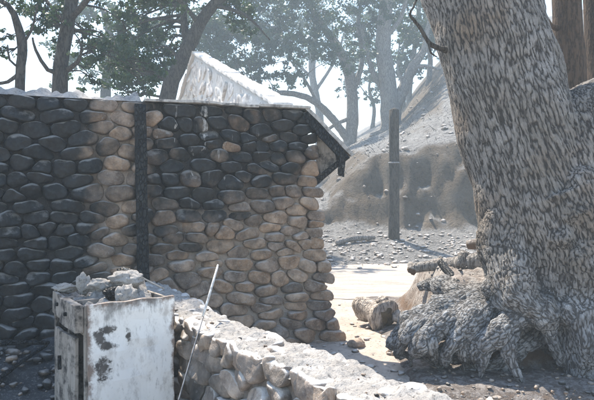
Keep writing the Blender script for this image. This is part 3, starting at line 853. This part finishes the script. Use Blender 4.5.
for y in gy:
    for x in gx: V.append((x, y, pile(x, y) - .03 + .03 * N3((x, y, 0), 7, 2) + .02 * N3((x, y, 0), 17, 2)))
k = len(gx)
for j in range(len(gy) - 1):
    for i in range(k - 1):
        q = Vector((gx[i], gy[j], 0))
        if q.dot(nl) < 1.25 and (q - C0).dot(-d) > -.05: F.append((j * k + i, j * k + i + 1, (j + 1) * k + i + 1, (j + 1) * k + i))
tag(mesh('cinder_bed', V, F, M['dark_ground']), 'dark cinders and ash heaped along the foot of the sooty wall', 'cinders', kind='stuff')
scatter('rubble', 'sooty broken stones and cinders at the foot of the blackened wall', sp, M['stone'], 2, .008, .055, 0, pile, .6, .35, .35)
sp = []
while len(sp) < 1300:                                             # stones rolled down the cut bank
    x, y = rs.uniform(-1, 8.5), 0; y = toe_y(x) + rs.gauss(1.6, 1.3)
    if y > 12.5: sp.append((x, y))
scatter('rubble', 'loose grey stones spread along the toe of the cut bank', sp, M['low_stone'], 4, .012, .075)
for (a, b, r_, lb) in [((-3.0, 4.75), (-2.15, 5.05), .028, 'charred stick lying on the cinders at the left edge of the yard'), ((-2.35, 4.2), (-2.15, 5.0), .02, 'thin charred stick pointing at the wall beside the cabinet')]:
    pa, pb = Vector((*a, pile(*a) + .02)), Vector((*b, pile(*b) + .05)); stick('charred_stick', [pa, (pa + pb) / 2 + Vector((.02, .03, .03)), pb], [r_, r_ * .9, r_ * .6], M['char'], lb, 'stick')

V, F = [], []; k_ = 0
while k_ < 1500:
    y = rs.uniform(18.5, 44); x = y * rs.uniform(-.05, .55); z = terrain(x, y); k_ += 1; hgt = rs.uniform(.04, .2); r_ = .005 + .008 * rs.random()
    p0 = Vector((x, y, z - .03)); p1 = p0 + Vector((rs.gauss(0, .12), rs.gauss(0, .12), hgt)); tube(V, F, [p0, p0.lerp(p1, .5) + Vector((rs.gauss(0, .03), 0, 0)), p1], [r_, r_ * .8, r_ * .3], 4, 0)
tag(mesh('burnt_stubble', V, F, M['char']), 'thin black stubble of burnt brush on the ashen hillside', 'stubble', kind='stuff')
sp = []
while len(sp) < 700:
    y = rs.uniform(18.5, 40); sp.append((y * rs.uniform(-.05, .55), y))
scatter('rubble', 'grey stones strewn over the ashen hillside above the bank', sp, M['low_stone'], 6, .02, .10)
sp = [(rs.uniform(1.0, 3.4), rs.uniform(4.25, 5.15)) for _ in range(420)] + [(rs.uniform(1.25, 2.0), rs.uniform(5.3, 7.6)) for _ in range(260)]
scatter('rubble', 'cinders and small stones littering the earth below the oak roots', sp, M['stone'], 8, .004, .024, .0, lambda x, y: terrain(x, y) + bank_h(x, y) + .085, .6, .15, .35)
sp = [(rs.uniform(.8, LL), rs.uniform(.02, LT - .02)) for _ in range(110)]
scatter('rubble', 'black cinders and plaster crumbs on top of the low stone wall', [tuple((L0 + u * a + nl * c)[:2]) for a, c in sp], M['stone'], 9, .003, .013, .0, lambda x, y: lt_((Vector((x, y, 0)) - L0).dot(u), 0, .03).z, .6, .3, .2)
# ------------------------------------------------------------------ logs and fallen branches
lg = thing('log', P(383, 330, 6.8), 'short charred log end facing the viewer on the sunlit ground', 'log')
l0 = P(384, 316, 6.75); l1 = l0 + Vector((-.24, .40, .0)); V, F = [], []
p_, r_ = resample([l0, l0.lerp(l1, .4) + Vector((.02, 0, .02)), l1], [.165, .16, .13], .05); tube(V, F, p_, r_, 32, .55, 4.5, 3); V[-2] = l0 - (l1 - l0).normalized() * .015
mesh('trunk_piece', V, F, M['log'], lg)
lump('burnt_heart', l0 + (l1 - l0).normalized() * .02, .115, .045, .12, M['heart'], 3, lg, .8)
lump('knot', l0 + Vector((.0, .12, .15)), .07, .08, .06, M['log'], 8, lg, .4)
lump('knot', l0 + Vector((.16, .08, -.02)), .07, .10, .08, M['log'], 12, lg, .4)
fb = thing('fallen_branch', P(450, 270, 6.4), 'long fallen branch with a burnt orange broken end beside the big oak', 'branch')
V, F = [], []; p_, r_ = resample([P(412, 268, 6.5), P(430, 266, 6.45), P(452, 264, 6.3), P(475, 262, 6.1), P(505, 255, 6.0)], [.05, .06, .075, .10, .11], .04); tube(V, F, p_, r_, 14, .3, 6, 2); mesh('limb', V, F, M['bark_ash'], fb)
lump('broken_end', P(413, 268.5, 6.5), .06, .05, .065, M['earth'], 4, fb, .5)
lump('knot', P(464, 262, 6.15), .09, .09, .10, M['bark_ash'], 6, fb, .4)
stick('fallen_branch', [P(468, 245, 6.9), P(480, 243, 6.8), P(500, 240, 6.6)], [.055, .06, .07], M['earth'], 'short broken reddish branch stub behind the long fallen branch', 'branch', 12, .35)
stick('fallen_branch', [P(440, 262, 6.0), P(452, 277, 5.8), P(462, 292, 5.6)], [.035, .04, .035], M['char'], 'dark charred branch leaning down across the earth below the fallen branch', 'branch', 10, .3)
pa = Vector((1.05, 15.6, 0)); pb = Vector((2.15, 16.2, 0))
for q in (pa, pb): q.z = terrain(q.x, q.y) + .08
stick('fallen_log', [pa, (pa + pb) / 2 + Vector((0, 0, .05)), pb], [.07, .085, .06], M['bark_ash'], 'thin grey log lying at the foot of the far cut bank', 'log', 10, .2)
stones_big = [((.62, 6.0), .07, 'fist-sized pale stone on bright ground beside the wall corner'), ((1.0, 7.5), .06, 'small pale stone on bright ground behind the charred log'), ((.95, 5.75), .05, 'small pale stone in front of the charred log')]
for (x, y), r_, lb in stones_big:
    o = lump('loose_stone', (x, y, terrain(x, y) + r_ * .4), r_ * 1.3, r_, r_ * .7, M['low_stone'], x * 9, None, .4); tag(o, lb, 'stone')

# ------------------------------------------------------------------ the big oak
oak = thing('oak_tree', P(545, 350, 5.4), 'huge leaning oak with deeply cracked grey bark and exposed roots', 'tree')
limbs = [
    [((455, -150, 6.1), .50), ((478, -20, 5.75), .545), ((497, 60, 5.6), .52), ((520, 140, 5.5), .54), ((545, 215, 5.45), .60), ((560, 290, 5.5), .60), ((565, 350, 5.6), .45)],
    [((545, 200, 5.45), .50), ((598, 150, 5.5), .66), ((680, 140, 5.6), .66), ((790, 90, 5.8), .60)],
    [((560, 200, 5.3), .50), ((588, 260, 5.15), .42), ((592, 320, 5.05), .34), ((596, 372, 4.95), .24), ((604, 420, 4.85), .16)],
    [((520, 220, 5.35), .36), ((512, 260, 5.2), .26), ((520, 298, 5.0), .21), ((538, 310, 4.95), .16), ((546, 330, 4.92), .07)],
    [((520, 250, 5.4), .28), ((498, 284, 5.15), .13), ((486, 289, 5.05), .07)],
    [((540, 270, 5.45), .34), ((500, 300, 5.3), .20), ((465, 308, 5.25), .15), ((432, 312, 5.2), .11), ((410, 320, 5.15), .075), ((396, 334, 5.1), .05), ((390, 348, 5.08), .03)],
    [((575, 330, 5.2), .16), ((578, 372, 5.0), .055), ((574, 392, 4.92), .04)],
    [((470, 300, 5.4), .13), ((448, 288, 5.7), .10), ((432, 284, 5.95), .06), ((420, 287, 6.1), .03)],
    [((545, 300, 5.20), 0.166), ((515, 322, 4.93), 0.127), ((492, 338, 4.83), 0.098), ((478, 352, 4.81), 0.062), ((474, 368, 5.12), 0.035), ((476, 372, 5.35), 0.030)],
    [((525, 315, 5.10), 0.117), ((512, 340, 4.83), 0.078), ((513, 362, 4.75), 0.049), ((521, 382, 4.73), 0.031), ((528, 392, 4.78), 0.018), ((531, 400, 4.76), 0.014)],
    [((495, 305, 5.20), 0.117), ((474, 322, 4.95), 0.098), ((458, 338, 4.88), 0.083), ((448, 354, 4.86), 0.048), ((446, 366, 5.12), 0.026), ((448, 370, 5.35), 0.030)],
    [((470, 308, 5.20), 0.098), ((446, 322, 4.98), 0.088), ((428, 336, 4.93), 0.073), ((416, 350, 4.91), 0.044), ((410, 364, 5.12), 0.026), ((412, 368, 5.35), 0.030)],
    [((440, 310, 5.20), 0.078), ((420, 322, 5.01), 0.068), ((406, 336, 4.97), 0.049), ((398, 352, 5.12), 0.026), ((400, 356, 5.35), 0.030)],
    [((505, 318, 5.05), 0.098), ((490, 345, 4.85), 0.068), ((482, 368, 4.78), 0.039), ((479, 388, 4.82), 0.024), ((482, 400, 4.80), 0.014)],
    [((482, 315, 5.08), 0.078), ((466, 336, 4.89), 0.059), ((462, 354, 4.85), 0.049), ((468, 374, 5.12), 0.022), ((470, 378, 5.35), 0.030)],
    [((455, 316, 5.12), 0.068), ((437, 334, 4.91), 0.054), ((434, 350, 4.88), 0.039), ((438, 364, 5.12), 0.018), ((440, 368, 5.35), 0.030)],
    [((520, 322, 5.2), .14), ((485, 345, 5.1), .09), ((455, 354, 5.08), .075), ((425, 355, 5.08), .055), ((402, 356, 5.1), .03)],
    [((545, 330, 5.2), .12), ((520, 352, 5.08), .08), ((495, 366, 5.03), .06), ((465, 370, 5.05), .04), ((445, 376, 5.1), .02)],
    [((560, 285, 5.1), .15), ((548, 320, 4.98), .09), ((552, 345, 4.95), .06), ((562, 365, 4.95), .04)],
]
V, F = [], []
for i, l in enumerate(limbs):
    p_, r_ = resample([P(*q) for q, _ in l], [r for _, r in l], .08); tube(V, F, p_, r_, 28, .10 if i < 2 else .22, 2.4 if i < 2 else 5, i * 3.3)
def blob(c, r, seed):
    bm = bmesh.new(); bmesh.ops.create_icosphere(bm, subdivisions=3, radius=1); o = len(V)
    for v_ in bm.verts: V.append(c + v_.co * r * (1 + .25 * N3(v_.co, 1.6, seed)))
    for f_ in bm.faces: F.append(tuple(o + v_.index for v_ in f_.verts))
    bm.free()
ro = random.Random(8)
for q, r in [((580, 185, 4.98), .16), ((560, 235, 4.95), .14), ((590, 215, 4.9), .12), ((560, 150, 5.05), .12), ((505, 300, 5.0), .11), ((470, 312, 5.05), .09), ((420, 318, 5.1), .08), ((490, 332, 4.93), .08), ((452, 328, 4.98), .07)]:
    blob(P(*q), r, ro.random() * 50)
tmp_me = bpy.data.meshes.new('tmp_oak'); tmp_me.from_pydata([tuple(v_) for v_ in V], [], F)
bm = bmesh.new(); bm.from_mesh(tmp_me); bmesh.ops.recalc_face_normals(bm, faces=bm.faces); bm.to_mesh(tmp_me); bm.free()
tmp = bpy.data.objects.new('tmp_oak', tmp_me); COL.objects.link(tmp)
md = tmp.modifiers.new('r', 'REMESH'); md.mode = 'VOXEL'; md.voxel_size = .0145
sm = tmp.modifiers.new('s', 'SMOOTH'); sm.factor = .5; sm.iterations = 5
dg = bpy.context.evaluated_depsgraph_get(); om = bpy.data.meshes.new_from_object(tmp.evaluated_get(dg)); bpy.data.objects.remove(tmp)
n = len(om.vertices); co = np.empty(n * 3, 'f'); om.vertices.foreach_get('co', co); co = co.reshape(-1, 3)
nor = np.empty(n * 3, 'f'); om.vertices.foreach_get('normal', nor); nor = nor.reshape(-1, 3)
# gnarl: broad ridges and folds, stronger towards the root flare
dis = np.empty(n, 'f')
for i in range(n):
    x, y, z = co[i]; w_ = .35 + .65 * sst(2.3, 1.0, z)
    s_ = noise.noise(Vector((x * 3.2, y * 3.2, z * 1.6 + 5))) * .035 + noise.noise(Vector((x * 8, y * 8, z * 4))) * (.018 + .022 * sst(1.1, .7, z))
    dis[i] = s_ * w_ * 1.3
co += nor * dis[:, None]
om.vertices.foreach_set('co', co.ravel())
AP, AR, AA, AB, AS = [], [], [], [], []
TR0 = list(zip(*resample([P(*q) for q, _ in limbs[0]], [r for _, r in limbs[0]], .06)))
for i, l in enumerate(limbs):
    p_, r_ = resample([P(*q) for q, _ in l], [r for _, r in l], .06); ln = i * 1.37
    for k, (p, r, (t, a, b)) in enumerate(zip(p_, r_, frames(p_))):
        if k: ln += (p - p_[k - 1]).length * (.25 + .30 * sst(1.7, .7, p.z) + (.25 if i > 2 else 0))
        if i and min((p - q0).length - .98 * w0 for q0, w0 in TR0) < 0: continue
        AP.append(p); AR.append(r); AA.append(a); AB.append(b); AS.append((ln, i * 2.1))
N0 = sum(1 for q in AS if q[1] == 0)
AP, AR, AA, AB, AS = (np.array(q, 'f') for q in (AP, AR, AA, AB, AS))
bark = np.empty((n, 3), 'f')
for k in range(0, n, 20000):
    c_ = co[k:k + 20000]; dd = np.linalg.norm(c_[:, None, :] - AP[None], axis=2) - AR[None]; dd[:, :N0] -= .16 * np.clip((c_[:, 2:3] - .9) / .5, 0, 1)
    j = dd.argmin(1); off = c_ - AP[j]; st = .3
    bark[k:k + 20000, 0] = (off * AA[j]).sum(1) + AS[j, 1]; bark[k:k + 20000, 1] = (off * AB[j]).sum(1)
    tn = np.cross(AA[j], AB[j]); bark[k:k + 20000, 2] = AS[j, 0] + (off * tn).sum(1) * st
at = om.attributes.new('bark', 'FLOAT_VECTOR', 'POINT'); at.data.foreach_set('vector', bark.ravel())
om.polygons.foreach_set('use_smooth', [True] * len(om.polygons))
om.materials.clear(); om.materials.append(M['bark_big']); om.name = 'trunk'
link_mesh('trunk', om, oak)
for nm, pl in [('dead_branch', [((446, 50, 5.45), .03), ((436, 47, 5.35), .022), ((428, 42, 5.3), .019), ((420, 28, 5.3), .017), ((410, 15, 5.3), .013), ((413, 8, 5.3), .010), ((418, -4, 5.3), .008)]),
               ('dead_branch', [((428, 42, 5.3), .012), ((431, 53, 5.25), .010), ((437, 57, 5.25), .006)]),
               ('root', [((520, 375, 4.9), .03), ((505, 384, 4.75), .022), ((497, 389, 4.7), .012)])]:
    p_, r_ = resample([P(*q) for q, _ in pl], [r for _, r in pl], .03); V, F = [], []; tube(V, F, p_, r_, 9, .3, 14, 4); mesh(nm, V, F, M['bark'], oak)

# ------------------------------------------------------------------ utility pole
pz = terrain(3.16, 19.0)
pole_b = P(394, 235, 16.3); pole_b.z = terrain(pole_b.x, pole_b.y) - .1
pole = thing('utility_pole', pole_b, 'straight grey wooden pole standing before the cut bank', 'pole')
V, F = [], []; tube(V, F, [pole_b.lerp(Vector((pole_b.x, pole_b.y, P(394, 110, 16.3).z)), t) for t in np.linspace(0, 1, 14)], [.16 - .02 * t for t in np.linspace(0, 1, 14)], 16, .04, 2, 3); mesh('shaft', V, F, M['bark'], pole)
V, F = [], []; zb = pole_b.z + 2.2
tube(V, F, [Vector((pole_b.x, pole_b.y, zb)), Vector((pole_b.x, pole_b.y, zb + .03))], [.164, .162], 16, 0); mesh('band', V, F, M['steel'], pole)

# ------------------------------------------------------------------ background oaks
def leaf_mesh(name, clumps, mat, parent, seed, per, size):
    rs = np.random.default_rng(seed); C, X, Yv = [], [], []
    for (c, r) in clumps:
        k = int(1.0 * per * min(r / .6, 2.0) ** 2)
        dirs = rs.normal(size=(k, 3)); dirs /= np.linalg.norm(dirs, axis=1)[:, None]
        # sprays: several small sub-centres inside the clump, so that light passes between
        ns = max(4, int(9 * r / .6)); sc_ = rs.normal(size=(ns, 3)) * r * np.array([.62, .62, .42]); pick = rs.integers(0, ns, k)
        pos = np.array(c) + sc_[pick] + dirs * (rs.random(k) ** .6)[:, None] * r * .36 * np.array([1, 1, .7])
        C.append(pos)
    C = np.concatenate(C); k = len(C)
    a = rs.normal(size=(k, 3)); a /= np.linalg.norm(a, axis=1)[:, None]
    b = np.cross(a, rs.normal(size=(k, 3))); b /= np.linalg.norm(b, axis=1)[:, None]
    s_ = (size * rs.uniform(.6, 1.35, k))[:, None]
    n_ = np.cross(a, b)
    v0, v1, v2, v3 = C - a * s_, C + b * s_ * .5 + n_ * s_ * .12, C + a * s_, C - b * s_ * .5 + n_ * s_ * .12
    V = np.stack([v0, v1, v2, v3], 1).reshape(-1, 3)
    me = bpy.data.meshes.new(name); me.vertices.add(4 * k); me.vertices.foreach_set('co', V.astype('f').ravel())
    me.loops.add(4 * k); me.loops.foreach_set('vertex_index', np.arange(4 * k, dtype='i'))
    me.polygons.add(k); me.polygons.foreach_set('loop_start', np.arange(0, 4 * k, 4, dtype='i'))
    me.update(calc_edges=True); me.materials.append(mat)
    return link_mesh(name, me, parent)

def tree(base, trunk, branches, clumps, label, mat='bark', leaf='leaf', seed=0, per=420, size=.05, name='oak_tree', twigs=True, far=1.0, over=()):
    """trunk and branches: lists of ((px, py, Y), r); clumps: ((px, py, Y), r)"""
    g = lambda q: (q[0], q[1], q[2] * far); gl = lambda l: [(g(q), r * far) for q, r in l]
    base, trunk, branches, clumps, size = g(base), gl(trunk), [gl(b) for b in branches], gl(clumps), size * (1 + (far - 1) * .6)
    rs = random.Random(seed)
    bp = P(*base); bp.z = terrain(bp.x, bp.y) - .15
    t = thing(name, bp, label, 'tree', 'trees behind the cabin')
    pts = [bp] + [P(*q) for q, _ in trunk]; rr = [trunk[0][1] * 1.35] + [r for _, r in trunk]
    V, F = [], []; p_, r_ = resample(pts, rr, .25); tube(V, F, p_, r_, 12, .16, 1.7, seed); mesh('trunk', V, F, M[mat], t)
    knots = [(p, r) for p, r in zip(p_, r_)][len(p_) // 3:]
    for br in branches:
        q, w = resample([P(*a) for a, _ in br], [r for _, r in br], .15)
        V, F = [], []; tube(V, F, q, w, 8, .2, 3, seed + 2); mesh('limb', V, F, M[mat], t); knots += list(zip(q, w))
    cl = [(P(*q), r) for q, r in clumps] + [(Vector(q), r) for q, r in over]
    if cl:
        if twigs:
            V, F = [], []
            for c, r in cl:
                k, w = min(knots, key=lambda k_: (k_[0] - c).length)
                if (k - c).length > 4.5: pass
                w = min(w * .5, .05); m_ = k.lerp(c, .5) + Vector((rs.gauss(0, .12), rs.gauss(0, .12), rs.uniform(.0, .3)))
                q, ww = resample([k, m_, c], [w, w * .6, .008], .15); tube(V, F, q, ww, 6, .2, 4, seed)
                for _ in range(4):
                    dd = Vector((rs.gauss(0, 1), rs.gauss(0, 1), rs.gauss(0, .6))).normalized() * r * .8
                    tube(V, F, [m_.lerp(c, .6), c + dd * .5 + Vector((0, 0, .05)), c + dd], [.012, .009, .004], 5, .2, 4, seed)
            o = mesh('twigs', V, F, M[mat], t); o['kind'] = 'stuff'
        leaf_mesh('crown', cl, M[leaf], t, seed, per, size)
    return t

def cl_field(seed, n, px, py, Y, r):
    rs = random.Random(seed); return [((rs.uniform(*px), rs.uniform(*py), rs.uniform(*Y)), rs.uniform(*r)) for _ in range(n)]

ov = random.Random(77)
shade_clumps_a = [((ov.uniform(-7.0, -4.4), ov.uniform(8.6, 12.0), ov.uniform(8.6, 11.0)), ov.uniform(.7, 1.0)) for _ in range(26)]  # unseen clumps above the view, added to shade the air before the left wall
shade_clumps_b = [((ov.uniform(-7.4, -4.6), ov.uniform(6.6, 9.4), ov.uniform(8.6, 10.6)), ov.uniform(.7, 1.0)) for _ in range(26)]  # more unseen leaf clumps, added nearer to keep sun off the left yard
tree((57, 120, 12), [((60, 90, 12), .15), ((63, 55, 12), .14), ((72, 0, 12), .13), ((76, -60, 12.2), .10), ((70, -110, 12.6), .06)],
     [[((61, 72, 12), .06), ((48, 70, 11.8), .045), ((36, 50, 11.6), .03), ((33, 38, 11.4), .02)], [((64, 72, 12), .05), ((78, 62, 11.8), .04), ((82, 48, 11.6), .025), ((78, 40, 11.5), .018)],
      [((70, 20, 12), .07), ((88, 0, 11.5), .05), ((110, -30, 11), .03)], [((70, 30, 12), .05), ((50, 5, 12.3), .04), ((30, -20, 12.5), .03)]],
     cl_field(1, 15, (80, 150), (30, 85), (11.5, 13.5), (.3, .55)) + cl_field(2, 12, (25, 60), (-5, 30), (11.5, 13.5), (.25, .45)) + cl_field(3, 18, (60, 190), (-70, 0), (12, 14), (.4, .6)),
     'dark slender oak rising straight above the sooty wall', seed=3, over=shade_clumps_a)
tree((20, 120, 10.5), [((20, 92, 10.5), .085), ((23, 50, 10.5), .085), ((18, 25, 10.4), .07), ((8, 5, 10.3), .05), ((-20, -8, 10.2), .04), ((-60, -20, 10), .03)],
     [[((21, 72, 10.5), .04), ((8, 82, 10.4), .035), ((-8, 84, 10.3), .03)], [((22, 45, 10.5), .03), ((32, 30, 10.4), .022), ((38, 5, 10.3), .015)], [((20, 68, 10.5), .025), ((10, 60, 10.3), .02), ((8, 45, 10.2), .012)]],
     cl_field(5, 12, (-50, 25), (-40, 12), (10, 11.5), (.2, .38)) + cl_field(6, 5, (-10, 14), (20, 60), (10, 11), (.14, .24)),
     'dark crooked oak stem above the wall at the edge of the picture', seed=5, size=.042, over=shade_clumps_b)
tree((150, 130, 17), [((168, 98, 17), .24), ((178, 70, 17), .22), ((192, 40, 17), .20), ((208, 12, 17), .17), ((235, -15, 17), .13), ((270, -50, 17), .08)],
     [[((188, 48, 17), .13), ((184, 15, 17.2), .11), ((186, -40, 17.4), .07)], [((200, 25, 17), .08), ((180, 0, 16.5), .06), ((160, -20, 16), .03)], [((215, 6, 17), .07), ((245, 15, 16.5), .045), ((270, 40, 16), .02)]],
     cl_field(8, 28, (112, 178), (8, 95), (17.3, 19.5), (.4, .7)) + cl_field(9, 16, (120, 260), (-60, 0), (16, 19), (.5, .8)) + cl_field(10, 6, (215, 255), (0, 28), (17, 18.5), (.35, .6)),
     'leaning oak with a forked grey trunk behind the gable peak', seed=8, per=380, size=.062)
tree((345, 185, 23), [((346, 160, 23), .27), ((352, 125, 23), .25), ((351, 85, 23), .23), ((342, 55, 22.6), .19), ((322, 25, 22), .14), ((300, -10, 21.5), .09)],
     [[((348, 140, 23), .16), ((332, 118, 22.4), .15), ((312, 100, 21.6), .13), ((285, 93, 21), .10), ((258, 96, 20.5), .05)],
      [((352, 95, 23), .12), ((362, 60, 23), .10), ((358, 20, 23.2), .07), ((366, -20, 23.3), .04)], [((318, 105, 21.8), .06), ((305, 80, 21.3), .05), ((290, 60, 21), .03)],
      [((335, 45, 22.4), .08), ((310, 42, 22), .06), ((285, 30, 21.5), .035)], [((350, 118, 23), .09), ((330, 128, 22.7), .07), ((315, 150, 22.4), .05)]],
     cl_field(12, 30, (205, 340), (5, 62), (20, 24), (.45, .8)) + cl_field(13, 8, (235, 300), (55, 85), (20, 22), (.3, .5)) + cl_field(14, 14, (220, 360), (-60, 5), (20, 24), (.5, .9)),
     'hazy many-limbed oak spreading over the wall end', 'bark_ash', seed=12, per=235, size=.075, far=1.6)
tree((384, 185, 22), [((386, 150, 22), 0.429), ((391, 118, 22), 0.390), ((388, 85, 22), 0.325), ((383, 45, 22), 0.286), ((386, 0, 22), 0.247), ((384, -60, 22.3), 0.156)],
     [[((393, 112, 22), 0.247), ((402, 92, 22), 0.221), ((412, 68, 21.8), 0.182), ((424, 50, 21.6), 0.117), ((428, 25, 21.5), 0.078), ((440, -10, 21.4), 0.039)], [((412, 68, 21.8), 0.091), ((425, 66, 21.6), 0.065), ((440, 70, 21.4), 0.039)],
      [((386, 95, 22), 0.130), ((372, 70, 22.2), 0.104), ((362, 30, 22.4), 0.065)], [((384, 40, 22), 0.104), ((402, 15, 22), 0.078), ((408, -20, 22), 0.052)]],
     cl_field(16, 22, (330, 425), (-70, 18), (20.5, 24), (.45, .8)) + cl_field(17, 7, (345, 380), (15, 50), (21, 24), (.35, .55)),
     'pale forked oak on the bank top behind the utility pole', 'bark_ash', seed=16, per=235, size=.075, far=1.6)
tree((412, 165, 27), [((412, 130, 27), .16), ((409, 95, 27), .14), ((414, 50, 27), .12), ((420, 0, 27), .09)], [[((410, 100, 27), .07), ((398, 70, 27), .05), ((400, 40, 27), .03)], [((413, 60, 27), .06), ((432, 35, 27), .04)]],
     cl_field(19, 16, (385, 450), (-30, 40), (25.5, 29), (.5, .9)), 'faint slim oak in the haze, right of the pale forked oak', 'bark_ash', seed=19, per=100, size=.085, far=1.7)
tree((318, 160, 30), [((320, 120, 30), .2), ((312, 70, 30), .18), ((318, 20, 30), .13)], [[((316, 90, 30), .1), ((335, 60, 30), .07), ((345, 30, 30), .04)], [((314, 80, 30), .09), ((290, 55, 30), .06), ((275, 25, 30), .04)]],
     cl_field(21, 26, (255, 385), (-30, 60), (28, 33), (.6, 1.1)), 'faint far oak in the haze behind the many-limbed oak', 'bark_ash', seed=21, per=110, size=.10, far=1.8)
tree((105, 120, 24), [((106, 90, 24), .2), ((112, 50, 24), .17), ((104, 10, 24), .12)], [[((108, 70, 24), .09), ((130, 45, 24), .06), ((150, 20, 24), .03)], [((110, 60, 24), .08), ((90, 40, 24), .05), ((70, 25, 24), .03)]],
     cl_field(23, 18, (60, 180), (-25, 70), (22, 27), (.5, .9)), 'paler oak crown between the slender oak and the leaning oak', seed=23, per=200, size=.085, far=1.5)
for px_, Y_, sd, lb in [(428, 40, 41, 'faint small oak on the hazy slope near the edge of the huge oak trunk'), (446, 46, 42, 'faintest small oak high on the hazy slope, half behind the huge oak trunk'), (402, 48, 43, 'faint small oak on the hazy ridge left of the pale forked oak limb'), (372, 52, 44, 'faint far oak between the two pale oaks')]:
    xx = (px_ - 297) / FPX * Y_; by_ = HOR - (terrain(xx, Y_) - CAMZ) * FPX / Y_; hh_ = 5.2 * FPX / Y_
    tree((px_, by_, Y_), [((px_ + 2, by_ - hh_ * .35, Y_), .16), ((px_ - 3, by_ - hh_ * .7, Y_), .12), ((px_ + 2, by_ - hh_, Y_), .07)], [[((px_, by_ - hh_ * .4, Y_), .08), ((px_ + 12, by_ - hh_ * .7, Y_), .05)], [((px_, by_ - hh_ * .45, Y_), .07), ((px_ - 13, by_ - hh_ * .75, Y_), .04)]],
         cl_field(sd, 16, (px_ - 24, px_ + 24), (by_ - hh_ * 1.25, by_ - hh_ * .5), (Y_ - 1.8, Y_ + 1.8), (.6, 1.1)), lb, 'bark_ash', seed=sd, per=110, size=.13)
# two dark trunks close behind the oak's fork
tree((571, 230, 8.2), [((570, 90, 8.2), .225), ((568, 40, 8.2), .205), ((566, -10, 8.2), .19), ((564, -120, 8.3), .16)], [[((557, 28, 8.1), .05), ((551, 26, 8.0), .035), ((547, 18, 8.0), .02)]], [], 'dark brown trunk standing just behind the fork of the huge oak', 'bark_brown', seed=30)
tree((612, 230, 8.6), [((606, 90, 8.6), .25), ((601, 40, 8.6), .23), ((596, -10, 8.6), .21), ((590, -120, 8.8), .17)], [], [], 'dark brown trunk cut off by the picture edge behind the huge oak', 'bark_brown', seed=31)

# ------------------------------------------------------------------ smoke haze in the air
bm = bmesh.new(); bmesh.ops.create_cube(bm, size=1.0)
for v_ in bm.verts: v_.co = Vector((v_.co.x * 310, 45 + v_.co.y * 215, (v_.co.z + .5) * 21.5 - 1.8))
hm = bpy.data.materials.new('smoke haze'); hm.use_nodes = True; ht = hm.node_tree; ht.nodes.clear()
ho = ht.nodes.new('ShaderNodeOutputMaterial'); pv = ht.nodes.new('ShaderNodeVolumePrincipled')
pv.inputs['Color'].default_value = (.74, .89, 1.0, 1); pv.inputs['Density'].default_value = .0046; pv.inputs['Anisotropy'].default_value = .0
ht.links.new(pv.outputs['Volume'], ho.inputs['Volume'])
tag(bm_obj('haze', bm, hm), 'pale blue smoke haze hanging in the air', 'haze', kind='stuff')
